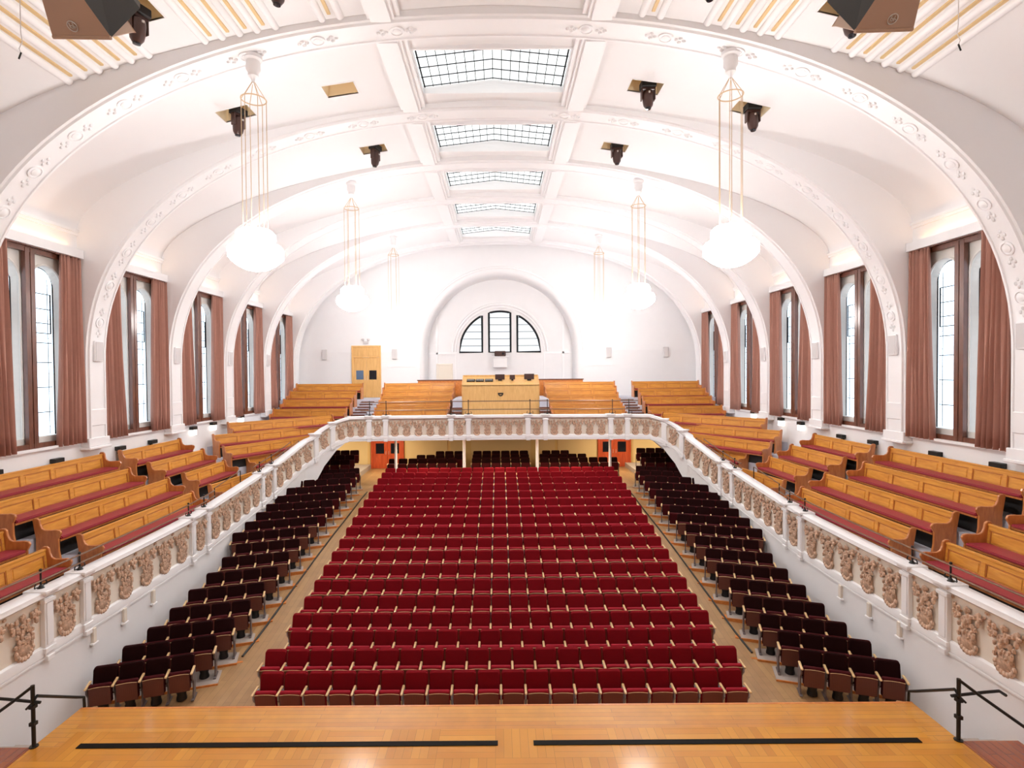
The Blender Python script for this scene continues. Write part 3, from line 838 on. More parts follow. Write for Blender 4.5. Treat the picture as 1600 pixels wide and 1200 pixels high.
# ------------------------------------------------------------------ gallery tiers and pews
def tiers():
    for s in (-1, 1):
        L = [
         (-4.74, [(9.2, Y0), (9.2, 17), (9.12, 20), (9.0, 22.2), (8.8, 23.3), (8.5, 24.2), (8.1, 24.75)], 26.0),
         (-4.30, [(10.08, Y0), (10.08, 19), (9.7, 22.6), (8.85, 23.2), (8.5, 24.2)], 0),
         (-3.81, [(10.86, Y0), (10.86, 21.5), (10.5, 22.7), (9.25, 24.95), (8.45, 24.25)], 0),
         (-3.45, [(11.56, Y0), (11.56, 21.4), (11.2, 22.3), (9.1, 26.0), (8.0, 24.8)], 0),
         (-3.05, [(12.6, 22.9), (9.0, 27.1), (7.6, 25.05)], 0),
         (-2.73, [(12.6, 24.3), (8.6, 28.1), (7.35, 25.15), (0, 25.16)], 0),
         (-2.26, [(12.6, 29.0), (7.7, 29.0), (7.7, Y1)], 0),
         (-1.85, [(12.6, 29.9), (7.7, 29.9), (7.7, Y1)], 0),
         (-1.45, [(12.6, 30.8), (7.7, 30.8), (7.7, Y1)], 0),
        ]
        mb = MB()
        for i, (z, line, _) in enumerate(L):
            poly = [(s*x, y) for x, y in line]
            if i == 5: poly += [(0, Y1), (s*WX, Y1)]
            elif i >= 6: poly += [(s*WX, Y1)]
            else: poly += [(s*9.5 if i < 4 else s*8, 28 if i < 5 else Y1), (s*WX, 28)]
            if line[0][1] == Y0: poly += [(s*WX, Y0)]
            t = .25 if i == 5 else .5
            mb.prism(poly, 'z', ZC+z-t, ZC+z)
        # rear centre tiers
        for z, y in ((-2.5, 27.3), (-2.33, 28.2), (-2.1, 29.1), (-1.78, 30.0), (-1.45, 30.9)):
            for a, b in ((2.5, 7.7),):
                mb.box(min(s*a, s*b), max(s*a, s*b), y, Y1, ZC+z-.3, ZC+z)
        o = struct(mb.obj('floor_gallery_%s' % SN[s], M['carpet']))
        # stair nosings of the gangways
        mb = MB()
        for i in range(10):
            y = 26.6+.45*i; z = ZC-2.6+.115*i
            if i < 10:
                mb.box(min(s*6.95, s*7.68), max(s*6.95, s*7.68), y, y+.05, z-.06, z+.02)
        for i in range(6):
            y = 26.2+.3*i; z = ZC-2.6+.17*i
            mb.box(min(s*1.98, s*2.48)+CXR, max(s*1.98, s*2.48)+CXR, y, 30.5, z-.12, z)
        mb.obj('step_nosing', M['brownframe'], o)
        mb = MB()
        for i in range(6):
            y = 26.25+.3*i; z = ZC-2.6+.17*i
            mb.box(min(s*1.98, s*2.48)+CXR, max(s*1.98, s*2.48)+CXR, y, y+.25, z, z+.012)
        mb.box(min(s*1.98, s*2.48)+CXR, max(s*1.98, s*2.48)+CXR, 28.0, 32.0, ZC-1.75, ZC-1.35)
        mb.obj('step_tread', M['carpet'], o)
tiers()
mb = MB(); mb.box(-2.5, 2.5, 26.0, Y1, ZC-3.0, ZC-2.62); mb.box(-2.5, 2.5, 32.0, 35, ZC-2.62, ZC-1.4); struct(mb.obj('floor_gallery_rear', M['carpet']))
# underside of the gallery
mb = MB(); mb.prism([(-7.3, 25.2), (7.4, 25.2), (8.3, 28.6), (12.3, 28.6), (12.3, 31.3), (-12.3, 31.3), (-12.3, 28.6), (-8.2, 28.6)], 'z', ZC-3.04, ZC-2.99)
struct(mb.obj('ceiling_gallery', M['yellow2']))

def pew_parts(L, root, n=None):
    n = n or max(1, round(L/1.05)); H = .92
    tilt = Matrix.Rotation(math.radians(-5), 4, 'X')
    mb = MB(); mb.T = tilt
    mb.box(-L/2, L/2, -.02, .02, .36, H-.06)
    mb.box(-L/2, L/2, -.045, .03, H-.14, H-.04); mb.box(-L/2, L/2, -.06, .045, H-.045, H)
    mb.box(-L/2, L/2, -.04, .02, .40, .50)
    for i in range(n+1):
        x = -L/2+L*i/n; w = .055
        mb.box(max(-L/2, x-w), min(L/2, x+w), -.05, .02, .48, H-.12)
    for i in range(n):     # raised fields
        x0 = -L/2+L*i/n+.09; x1 = -L/2+L*(i+1)/n-.09
        mb.box(x0+.03, x1-.03, -.032, -.01, .53, H-.18)
    mb.obj('backrest', M['oak'], root, .006)
    mb = MB(); mb.T = tilt      # darker moulding round each panel
    for i in range(n):
        x0 = -L/2+L*i/n+.055; x1 = -L/2+L*(i+1)/n-.055; z0, z1, t = .50, H-.14, .016
        mb.box(x0, x1, -.036, -.015, z1-t, z1); mb.box(x0, x1, -.036, -.015, z0, z0+t)
        mb.box(x0, x0+t, -.036, -.015, z0, z1); mb.box(x1-t, x1, -.036, -.015, z0, z1)
    mb.obj('panel_moulding', M['endwood'], root)
    mb = MB(); mb.box(-L/2+.03, L/2-.03, -.50, -.03, .45, .52); mb.obj('cushion', M['pink'], root, .022, 2)
    mb = MB(); mb.box(-L/2+.02, L/2-.02, -.47, -.02, .405, .448); mb.obj('seat_board', M['endwood'], root)
    mb = MB(); mb.box(-L/2+.02, L/2-.02, -.28, -.26, 0, .40); mb.obj('seat_shade_board', M['blackmat'], root)  # black board put in as the shade beneath the pew seat
    prof = [(.06, 0), (.06, .5), (.11, .8), (.13, .93), (.10, .97), (.02, .97), (-.03, .93), (-.05, .82), (-.09, .73), (-.16, .69), (-.3, .69), (-.42, .70), (-.51, .68), (-.54, .62), (-.51, .55), (-.47, .48), (-.48, .2), (-.52, 0)]
    for sx in (-1, 1):
        mb = MB(); a, b = sorted((sx*L/2, sx*(L/2+.055))); mb.prism(prof, 'x', a, b); mb.obj('end_panel', M['endwood'], root, .01)
PEWS = [
 (-3.84, (10.0, 12.05), (10.0, 8.3), 'front row, block nearest the stage'),
 (-3.38, (10.75, 11.85), (10.75, 8.3), 'second row, block nearest the stage'),
 (-2.89, (11.45, 11.55), (11.45, 8.3), 'third row, block nearest the stage'),
 (-3.84, (9.97, 17.75), (9.97, 13.05), 'front row, second block from the stage'),
 (-3.38, (10.75, 17.75), (10.75, 12.75), 'second row, second block from the stage'),
 (-2.89, (11.45, 16.9), (11.45, 12.35), 'third row, second block from the stage'),
 (-2.40, (12.14, 16.75), (12.14, 12.0), 'wall row, second block from the stage'),
 (-3.84, (9.5, 22.5), (9.99, 18.95), 'front row, third block from the stage'),
 (-3.38, (10.72, 21.35), (10.75, 18.7), 'second row, third block from the stage'),
 (-2.89, (11.42, 21.1), (11.45, 17.95), 'third row, third block from the stage'),
 (-2.44, (12.14, 20.8), (12.14, 17.6), 'wall row, third block from the stage'),
 (-3.40, (9.12, 25.2), (10.4, 22.65), 'lowest row of the corner block'),
 (-2.93, (8.95, 26.15), (11.12, 22.15), 'second row of the corner block'),
 (-2.53, (8.85, 27.15), (11.95, 22.95), 'third row of the corner block'),
 (-2.13, (8.55, 28.1), (11.95, 24.2), 'fourth row of the corner block'),
 (-1.83, (8.06, 28.9), (11.9, 28.9), 'fifth row up of the corner block'),
 (-1.36, (8.0, 29.8), (11.7, 29.8), 'sixth row up of the corner block'),
 (-.95, (8.0, 30.7), (11.7, 30.7), 'seventh row up of the corner block'),
 (-.55, (7.85, 31.6), (11.65, 31.6), 'topmost back row of the corner block'),
]
for s in (-1, 1):
    for z, a, b, d in PEWS:
        A, B = Vector((s*a[0], a[1])), Vector((s*b[0], b[1]))
        if s > 0: u = (B-A)      # local +x; front (-y) must look to the hall middle
        else: u = (A-B)
        L = u.length; mid = (A+B)/2; rz = math.atan2(u.y, u.x)
        t = thing('pew', 'oak pew with red cushion, %s, %s gallery' % (d, SN[s]), 'pew', (mid.x, mid.y, ZC+z-.92), rz, '%s gallery pews' % SN[s])
        pew_parts(L, t)
CROWS = [(27.1, -1.72), (28.0, -1.60), (28.9, -1.43), (29.8, -1.2), (30.7, -.88), (31.6, -.55)]
rown = ['front row', 'second row', 'third row', 'fourth row', 'fifth row', 'back row']
for s in (-1, 1):
    for i, (y, z) in enumerate(CROWS):
        x0, x1 = 2.62, 6.2+.09*i; L = x1-x0
        t = thing('pew', 'oak pew, %s of the block just %s of the wooden control desk' % (rown[i], SN[s]), 'pew', (s*(x0+x1)/2+.12, y, ZC+z-.92), 0, 'rear gallery pews')
        pew_parts(L, t, 3)

# rear barrier, control desk
t = thing('rear_barrier', 'low orange-brown timber barrier at the foot of the arched niche', 'barrier', (CXR, 32.35, ZC-1.45))
mb = MB(); mb.box(-4.9, 4.9, -.03, .03, 0, 1.02); mb.obj('boards', M['orange'], t)
mb = MB(); mb.box(-4.95, 4.95, -.06, .06, 1.02, 1.08); mb.obj('top_rail', M['brownframe'], t, .01)
t = thing('control_desk', 'large pale oak control desk in the middle of the rear gallery', 'desk', (CXR, 28.0, ZC-2.62))
mb = MB(); mb.box(-1.95, 1.95, 0, .05, 0, 2.02)
for i in range(9): mb.box(-1.95+.433*i-.004, -1.95+.433*i+.004, -.006, 0, 0, 2.0)
mb.obj('front_panel', M['oakpale'], t, .004)
mb = MB(); mb.prism([(0, 2.0), (.9, 2.42), (.9, 2.30), (0, 1.95)], 'x', -1.98, 1.98); mb.obj('desk_top', M['oakpale'], t, .01)
mb = MB(); mb.box(-1.98, 1.98, .9, .95, .4, 2.52); mb.obj('back_board', M['oakpale'], t)
for sx in (-1, 1):
    mb = MB(); mb.prism([(0, 0), (.95, 0), (.95, 2.50), (.0, 2.03)], 'x', sx*1.97-.03, sx*1.97+.03); mb.obj('side_panel', M['oakpale'], t)
mb = MB()
pts = [(.10*math.cos(PI+PI*i/10), -.04, 1.55+.10*math.sin(PI+PI*i/10)) for i in range(11)]
mb.tube(pts, .03, 8); mb.box(-.14, .14, -.05, 0, 1.54, 1.60); mb.obj('drawer_pull', M['blackmat'], t, smooth=True)
slope = math.atan2(.42, .9)
for i, (x, w, h, c, nm, lb, cat) in enumerate([
    (-1.55, .42, .03, 'blackmat', 'mixing_console', 'flat black console at the left end of the oak control desk', 'console'),
    (-1.08, .42, .03, 'blackmat', 'mixing_console', 'flat black console, second from the left on the oak control desk', 'console'),
    (-.60, .42, .03, 'blackmat', 'mixing_console', 'flat black console, third from the left on the oak control desk', 'console'),
    (-.03, .50, .16, 'brown', 'monitor', 'brown screen in the middle of the oak control desk', 'screen'),
    (.62, .28, .14, 'brown', 'monitor', 'small brown screen right of middle on the oak control desk', 'screen'),
    (1.50, .52, .17, 'brown', 'monitor', 'wide brown screen at the right end of the oak control desk', 'screen')]):
    o = thing(nm, lb, cat, (CXR+x, 28.0+.45, ZC-2.62+2.2+.02), 0, 'equipment on the control desk')
    T = Matrix.Rotation(slope, 4, 'X')
    if h < .1:
        mb = MB(); mb.box(-w/2, w/2, -.12, .14, .0, .05, T); mb.obj('casing', M[c], o, .008)
        mb = MB()
        for q in range(6): mb.box(-w/2+.04+q*.06, -w/2+.06+q*.06, -.08, .08, .05, .06, T)
        mb.obj('faders', M['silver'], o)
    else:
        mb = MB(); mb.box(-w/2, w/2, .0, .06, .06, .06+h*1.7, Matrix.Identity(4)); mb.obj('screen_case', M[c], o, .015)
        mb = MB(); mb.box(-w*.2, w*.2, -.04, .1, .0, .07); mb.obj('stand', M['blackmat'], o)

# doors
def door(no, x0, x1, y, z0, z1, m, pane, panes, transom=False, zfrac=(.55, .72)):
    r = struct(bpy.data.objects.new('door_%d' % no, None)); COL.objects.link(r); r.location = ((x0+x1)/2, y, z0)
    w = (x1-x0)/2; H = z1-z0
    mb = MB(); mb.box(-w-.1, -w, -.08, .02, 0, H+.1); mb.box(w, w+.1, -.08, .02, 0, H+.1); mb.box(-w, w, -.08, .02, H, H+.1)
    mb.obj('door_frame', m, r, .01)
    top = H*.80 if transom else H
    if transom:
        mb = MB(); mb.box(-w, w, -.04, 0, top, H); mb.box(-w*.9, -w*.05, -.06, -.04, top+.1, H-.1); mb.box(w*.05, w*.9, -.06, -.04, top+.1, H-.1)
        mb.box(-w*.85, -w*.3, -.09, -.04, top-.03, top); mb.box(w*.25, w*.8, -.09, -.04, top-.03, top)
        mb.obj('transom', m, r, .006)
    leaves = ((-w, -.005), (.005, w)) if panes == 2 else ((-w, w),)
    for i, (a, b) in enumerate(leaves):
        mb = MB(); mb.box(a, b, -.035, .0, .01, top-.01)
        for k in range(1, 4): xx = a+(b-a)*k/4; mb.box(xx-.004, xx+.004, -.04, -.035, .1, top-.1)
        lf = mb.obj('door_leaf', m, r)
        if pane:
            g0, g1 = a+(b-a)*.22, b-(b-a)*.22
            mb = MB(); mb.box(g0, g1, -.05, -.03, H*zfrac[0], H*zfrac[1]); mb.obj('vision_panel', M['blueglass'] if (pane == 'blue' and i == 0) else M['darkglass'], lf)
        hx = (b-.08) if i == 0 else (a+.08)
        mb = MB(); mb.tube([(hx, -.04, H*.35), (hx, -.09, H*.35), (hx, -.09, H*.43), (hx, -.04, H*.43)], .012, 6); mb.obj('door_handle', M['silver'], lf, smooth=True)
door(1, -8.85, -7.25, Y1-.02, ZC-1.45, ZC+1.65, M['oakpale'], 'blue', 2, True, (.36, .54))
door(2, CXR-4.0, CXR-3.15, 34.98, ZC-1.45, ZC+.52, M['swagshade'], None, 1)
door(3, -7.2, -5.5, 31.25, ZC-5.45, ZC-3.1, M['reddoor'], 'dark', 2, False, (.37, .62))
door(4, 5.85, 7.55, 31.25, ZC-5.45, ZC-3.1, M['reddoor'], 'dark', 2, False, (.37, .62))
t = thing('emergency_lamp', 'small white twin emergency lamp above the upper oak door', 'lamp', (-8.05, Y1-.05, ZC+1.95))
mb = MB(); mb.box(-.16, .16, -.06, .04, -.1, .08); mb.obj('housing', M['spkgrey'], t, .02)
for x in (-.17, .17):
    mb = MB(); mb.ball((x, -.1, .16), .09, 10, 6); mb.obj('lamp_globe', M['spkgrey'], t, smooth=True)
# things in the niche
t = thing('wall_shelf', 'white box shelf on the wall below the fan window', 'shelf', (CXR, 34.9, ZC+.35))
mb = MB(); mb.box(-.45, .45, -.3, .1, 0, .65); mb.obj('box_body', M['plaster'], t, .02)
mb = MB(); mb.box(-.52, .52, -.36, .1, .65, .71); mb.obj('shelf_top', M['white'], t, .01)
t = thing('projector', 'brown projector standing on the white box shelf under the fan window', 'projector', (CXR, 34.75, ZC+1.06))
mb = MB(); mb.box(-.36, .36, -.2, .18, 0, .34); mb.obj('projector_case', M['brown'], t, .04)
mb = MB(); mb.lathe([(.07, -.03), (.07, .03)], n=12, T=Matrix.Translation((.18, -.22, .17)) @ Matrix.Rotation(PI/2, 4, 'X')); mb.obj('lens', M['darkglass'], t)
for x, lb in ((-10.6, 'left of the upper oak door'), (-6.3, 'right of the upper oak door'), (6.85, 'right of the arched niche'), (10.35, 'far right of the arched niche')):
    t = thing('wall_sconce', 'slim pale grey wall sconce on the back wall, %s' % lb, 'wall lamp', (x, Y1-.03, ZC+1.2), 0, 'wall sconces on the back wall')
    mb = MB(); mb.prism([(-.14, -.3), (.14, -.3), (.16, .32), (-.16, .32)], 'y', -.1, .0); mb.obj('shade', M['spkgrey'], t, .02)
    mb = MB(); mb.box(-.04, .04, -.02, .03, -.1, .1); mb.obj('back_plate', M['white'], t)
# column speakers on the arch piers, uplights at the gallery walls
pn = dict(zip(PIER[2:7], ('first', 'second', 'third', 'fourth', 'fifth')))
for s in (-1, 1):
    for y in pn:
        t = thing('wall_speaker', 'flat pale grey speaker on the %s wall pier of the %s arch' % (SN[s], pn[y]), 'speaker', (s*12.13, y, ZC+.45), 0, 'speakers on the arch piers')
        mb = MB(); a, b = sorted((0, -s*.07)); mb.box(a, b, -.17, .17, 0, .62); mb.obj('cabinet', M['white'], t, .01)
        mb = MB(); a, b = sorted((-s*.07, -s*.08)); mb.box(a, b, -.15, .15, .03, .59); mb.obj('grille', M['spkgrey'], t)
    for k, (y, z) in enumerate(((13.3, -2.42), (15.2, -2.42), (17.75, -2.42), (19.4, -2.42), (22.0, -2.2), (23.55, -2.16), (26.1, -2.05))):
        lit = k in (4, 5, 6)
        t = thing('wall_uplight', 'small %s wall lamp on the %s gallery wall, %s from the stage end' % ('glowing' if lit else 'black', SN[s], ORD[k+1]), 'wall lamp', (s*(WX-.0), y, ZC+z), 0, 'small wall lamps above the pews')
        mb = MB(); a, b = sorted((0, -s*.16)); mb.box(a, b, -.17, .17, .0, .13); mb.obj('housing', M['black'], t, .01)
        if lit:
            mb = MB(); a, b = sorted((-.01*s, -s*.13)); mb.box(a, b, -.15, .15, -.22, -.002); mb.obj('diffuser', M['lampglow'], t)
        else:
            mb = MB(); a, b = sorted((-.0*s, -s*.05)); mb.box(a, b, -.05, .05, -.12, -.002); mb.obj('bracket', M['black'], t)

# ------------------------------------------------------------------ lower rear wall, columns, downlights
mb = MB(); mb.box(-12.6, 12.6, 31.3, 31.5, ZC-5.8, ZC-2.99); struct(mb.obj('wall_rear_lower', M['yellow']))
mb = MB()
for a, b in ((-5.3, -2.9), (-2.75, -1.9), (-1.55, 1.9), (2.3, 3.3), (3.45, 5.7), (-10, -7.5), (7.8, 10)):
    mb.box(a, b, 31.27, 31.3, ZC-5.3, ZC-3.15)
struct(mb.obj('trim_51', M['yellow2'], bevel=.01))
for a, b in ((-.9, -.1), (.15, 1.0)):
    t = thing('ceiling_batten', 'slim orange wooden batten under the rear gallery, %s of centre' % ('left' if a < 0 else 'right'), 'batten', ((a+b)/2, 31.2, ZC-3.12), 0, 'battens under the gallery')
    mb = MB(); mb.box(-.4, .4, -.03, .05, -.04, .02); mb.obj('batten_bar', M['orange'], t)
for i, x in enumerate((-4.93, -1.62, 1.92, 5.45)):
    t = thing('column', 'slender white iron column under the rear balcony, %s from the left' % ORD[i+1], 'column', (x, 26.3, ZC-5.45), 0, 'columns under the balcony')
    mb = MB(); mb.lathe([(.075, .1), (.07, 1.2), (.065, 2.3)], n=14); mb.obj('shaft', M['white'], t, smooth=True)
    mb = MB(); mb.lathe([(.14, 0), (.14, .05), (.1, .1), (.075, .14)], n=14); mb.obj('base', M['white'], t, smooth=True)
    mb = MB(); mb.lathe([(.065, 2.26), (.09, 2.32), (.13, 2.38), (.13, 2.46)], n=14); mb.obj('capital', M['white'], t, smooth=True)
for i, (x, y) in enumerate([(-9.5, 29.2), (-6.0, 29.3), (-3.2, 25.8), (.15, 25.8), (3.5, 25.8), (6.4, 29.3), (9.7, 29.2)]):
    t = thing('downlight', 'round recessed downlight in the ceiling under the balcony, %s from the left' % ORD[i+1], 'downlight', (x, y, ZC-3.05), 0, 'downlights under the balcony')
    mb = MB(); mb.lathe([(.12, -.0), (.12, -.02)], n=16); mb.obj('lamp_disc', M['downglow'], t)
    mb = MB(); mb.lathe([(.16, .0), (.16, -.012), (.125, -.014)], n=16); mb.obj('bezel', M['white'], t)
    area('under_gallery_light', (x, y, ZC-3.08), (0, 0, 0), .22, .22, 70, (1, .86, .62))

# ------------------------------------------------------------------ stalls seats
def rounded(w, z0, z1, r, n=4):
    p = [(-w/2, z0), (w/2, z0)]
    for i in range(n+1): a = PI/2*i/n; p.append((w/2-r+r*math.cos(a), z1-r+r*math.sin(a)))
    for i in range(n+1): a = PI/2+PI/2*i/n; p.append((-w/2+r+r*math.cos(a), z1-r+r*math.sin(a)))
    return p
def seat_shapes(w=.52):
    k = w/.52; S = {}
    tb = Matrix.Translation((0, .03, .38)) @ Matrix.Rotation(math.radians(-11), 4, 'X') @ Matrix.Translation((0, 0, -.38))
    mb = MB(); mb.T = tb; mb.prism(rounded(.475*k, .36, .93, .06), 'y', -.01, .06); S['backrest'] = mb
    mb = MB(); mb.T = tb; mb.prism(rounded(.49*k, .34, .945, .065), 'y', .058, .078); S['back_shell'] = mb
    ts = Matrix.Translation((0, -.10, .40)) @ Matrix.Rotation(math.radians(8), 4, 'X')
    mb = MB(); mb.T = ts; mb.prism(rounded(.44*k, -.12, .315, .03), 'y', -.085, .0); S['seat_cushion'] = mb
    mb = MB(); mb.T = ts
    mb.prism([(-.205*k, -.14), (.205*k, -.14), (.21*k, .262), (.1*k, .277), (0, .28), (-.1*k, .277), (-.21*k, .262)], 'y', -.112, -.085); S['seat_shell'] = mb
    mb = MB(); mb.T = ts
    mb.tube([(-.21*k, -.112, .267), (-.1*k, -.114, .282), (0, -.114, .285), (.1*k, -.114, .282), (.21*k, -.112, .267)], .006, 4); S['gold_edge'] = mb
    return S
def arm_mb(x): 
    mb = MB(); T = Matrix.Translation((x, -.10, .645)) @ Matrix.Rotation(math.radians(5), 4, 'X')
    mb.T = T; mb.box(-.026, .026, -.17, .15, 0, .04); return mb
def stand_mb(x):
    mb = MB(); mb.prism([(-.12, .02), (.06, .02), (.09, .3), (.06, .62), (-.2, .62), (-.2, .52), (-.1, .4), (-.09, .2)], 'x', x-.016, x+.016)
    mb.box(x-.03, x+.03, -.2, .14, 0, .025); return mb
def seat_meshes(kind):
    k = .5/.52 if kind == 'dark' else 1
    S = seat_shapes(.52*k); d = kind == 'dark'
    m = {'backrest': (M['dark'] if d else M['red'], .018), 'back_shell': (M['darkred'] if d else M['redtop'], .006),
         'seat_cushion': (M['darkred'] if d else M['redtop'], .02), 'seat_shell': (M['perfdark'] if d else M['perf'], 0), 'gold_edge': (M['arm'], 0)}
    out = {}
    for q, (mt, bv) in m.items(): out[q] = S[q].mesh(q, mt, bv, 1, q in ('backrest', 'seat_cushion'))
    hw = .26*k
    out['armrest'] = arm_mb(-hw).mesh('armrest', M['arm'], .012)
    out['armrest_last'] = arm_mb(hw).mesh('armrest', M['arm'], .012)
    out['stand'] = stand_mb(-hw).mesh('stand', M['steeldark'] if d else M['steel'])
    out['stand_last'] = stand_mb(hw).mesh('stand', M['steeldark'] if d else M['steel'])
    mb = MB(); mb.lathe([(.11, 0), (.11, .04), (.09, .12), (.12, .22), (.12, .26), (.05, .28)], c=(0, -.02, 0), n=12)
    out['pedestal'] = mb.mesh('pedestal', M['pedestal'], smooth=True)
    return out
SM = {'red': seat_meshes('red'), 'dark': seat_meshes('dark')}
def make_seat(kind, last=False):
    t = thing('auditorium_seat', '', 'seat')
    for q in ('backrest', 'back_shell', 'seat_cushion', 'seat_shell', 'gold_edge', 'armrest', 'stand')+(('pedestal',) if kind == 'dark' else ()):
        link(q, SM[kind][q], t)
    if last: link('armrest', SM[kind]['armrest_last'], t); link('stand', SM[kind]['stand_last'], t)
    return t
PROTO = {}; USED = set()
for kind in ('red', 'dark'):
    for last in (False, True):
        PROTO[kind, last] = make_seat(kind, last); KIDS[PROTO[kind, last].name] = root_children(PROTO[kind, last])
def place_seat(kind, last, loc, rz, label, group):
    p = PROTO[kind, last]
    o = copy_tree(p) if (kind, last) in USED else p
    USED.add((kind, last))
    o.location = loc; o.rotation_euler = (0, 0, rz); o['label'] = label; o['group'] = group
REST = []
NROW = 10
for i, y in enumerate(ROWY):
    n = 20 if i in (0, 2) else 21
    for j in range(n):
        x = .1+(j-(n-1)/2)*.52; loc = (x, y+.08, floor_z(y)+.002)
        if i < NROW:
            place_seat('red', j == n-1, loc, 0, 'dark red tip-up seat, %s from the left in the %s row of the centre block' % (ORD[j+1], ORD[i+1]), 'centre block seats')
        else: REST.append(('red', loc, 0, j == n-1))
# side blocks: rows turned towards the platform, on low steps
ANG = math.radians(17.5)
SIDE_IN = [(6.85, 12.19), (6.78, 13.0), (6.72, 13.8), (6.70, 14.68), (6.70, 15.55), (6.65, 16.4), (6.65, 17.3), (6.62, 18.15), (6.6, 19.0), (6.57, 19.85), (6.53, 20.65), (6.5, 21.45), (6.48, 22.25), (6.47, 23.15), (6.5, 24.05), (6.5, 24.9), (6.55, 25.8)]
for s in (-1, 1):
    for i, (xi, yi) in enumerate(SIDE_IN):
        n = 4 if i < 8 else 5 if i < 14 else 6
        z = floor_z(yi)+.02
        d = Vector((s*math.cos(ANG), -math.sin(ANG))); rz = -s*ANG
        for j in range(n):
            p = Vector((s*xi, yi))+d*(.25+.5*j)
            last = (j == 0) if s < 0 else (j == n-1)
            loc = (p.x, p.y, z)
            if i < NROW:
                place_seat('dark', last, loc, rz, 'black-red tip-up seat, %s from the aisle in the %s row of the %s side block' % (ORD[j+1], ORD[i+1], SN[s]), '%s side block seats' % SN[s])
            else: REST.append(('dark', loc, rz, last))
    # steps as one stepped platform per side
    mb = MB(); nb = MB()
    for i, (xi, yi) in enumerate(SIDE_IN):
        if i == 0: continue
        z = floor_z(yi)+.015; Ln = .5*(4 if i < 8 else 5 if i < 14 else 6)+.12
        T = Matrix.Translation((s*xi, yi, 0)) @ Matrix.Rotation(-s*ANG, 4, 'Z')
        a, b = sorted((-s*.10, s*(Ln if i > 11 else min(Ln, 2.1))))
        mb.box(a, b, -.40, .55, z-.35, z, T)
        a, b = sorted((-s*.24, -s*.10)); nb.box(a, b, -.36, -.02, z-.3, z-.03, T)
        a, b = sorted((-s*.11, s*min(Ln, 2.1))); nb.box(a, b, -.43, -.40, z-.3, z+.003, T)
    o = struct(mb.obj('floor_steps_%s' % SN[s], M['stepcarpet']))
    nb.obj('step_nosing', M['orange'], o)
    mb = MB(); L = [(6.50, 13.75), (6.40, 16.5), (6.25, 19.5), (6.1, 22.5), (6.02, 25.0)]
    pts = [(s*x, y, floor_z(y)+.012) for x, y in L]
    fine = []
    for a, b in zip(pts, pts[1:]):
        for q in range(6):
            t_ = q/6; yy_ = a[1]+(b[1]-a[1])*t_; fine.append((a[0]+(b[0]-a[0])*t_, yy_, floor_z(yy_)+.02))
    fine.append(pts[-1]); mb.tube(fine, .028, 6)
    tag(mb.obj('aisle_edging', M['black']), 'thin black edging line along the %s aisle floor' % SN[s], 'edging')
# rear rows under the gallery
for y, z, spans in ((28.6, -5.42, ((-5.9, 12), (2.25, 8) if False else (1.95, 8), (-1.45, 6))), (29.45, -5.36, ((-4.6, 5), (2.25, 5), (-1.5, 6))), (30.25, -5.28, ((-3.6, 3), (2.35, 3), (-1.45, 6)))):
    spans = {28.6: ((-5.9, 7), (2.1, 8), (-1.5, 6)), 29.45: ((-4.55, 5), (2.15, 5), (-1.5, 6)), 30.25: ((-3.6, 3), (2.35, 3), (-1.5, 6))}[y]
    for x0, n in spans:
        for j in range(n): REST.append(('dark', (x0+.26+.52*j+.1, y, ZC+z), 0, j == n-1))
for s in (-1, 1):
    for y in (27.0, 27.9, 28.8):
        for j in range(7): REST.append(('dark', (s*(7.6+.5*j), y, ZC-5.2+.12*(y-27)), -s*.25, j == 6))
# all remaining distant seats: one object
cache = {}
def flat(kind, last):
    if (kind, last) in cache: return cache[kind, last]
    V, Fc, MI = [], [], []
    parts = ['backrest', 'back_shell', 'seat_cushion', 'armrest', 'stand']+(['armrest_last', 'stand_last'] if last else [])
    for q in parts:
        me = SM[kind][q]; o = len(V); V += [v.co.copy() for v in me.vertices]
        mi = RM.index(me.materials[0])
        for p in me.polygons: Fc.append([i+o for i in p.vertices]); MI.append(mi)
    cache[kind, last] = (V, Fc, MI); return cache[kind, last]
RM = [M[k] for k in ('red', 'redtop', 'dark', 'darkred', 'arm', 'steel', 'steeldark')]
V, Fc, MI = [], [], []
for kind, loc, rz, last in REST:
    v, f, mi = flat(kind, last); T = Matrix.Translation(loc) @ Matrix.Rotation(rz, 4, 'Z'); o = len(V)
    V += [tuple(T @ p) for p in v]; Fc += [[i+o for i in q] for q in f]; MI += mi
me = bpy.data.meshes.new('distant_seats'); me.from_pydata(V, [], Fc)
for m in RM: me.materials.append(m)
me.polygons.foreach_set('material_index', MI)
for p in me.polygons: p.use_smooth = False
o = link('distant_seats', me); tag(o, 'far red and black seats filling the stalls back to the rear wall', 'seats'); stuff(o)
# sloping step platforms of the rear corners
for s in (-1, 1):
    mb = MB(); a, b = sorted((s*7.3, s*12.5))
    mb.box(a, b, 26.6, 31.2, ZC-5.6, ZC-5.2); struct(mb.obj('floor_rear_%s' % SN[s], M['stepcarpet']))

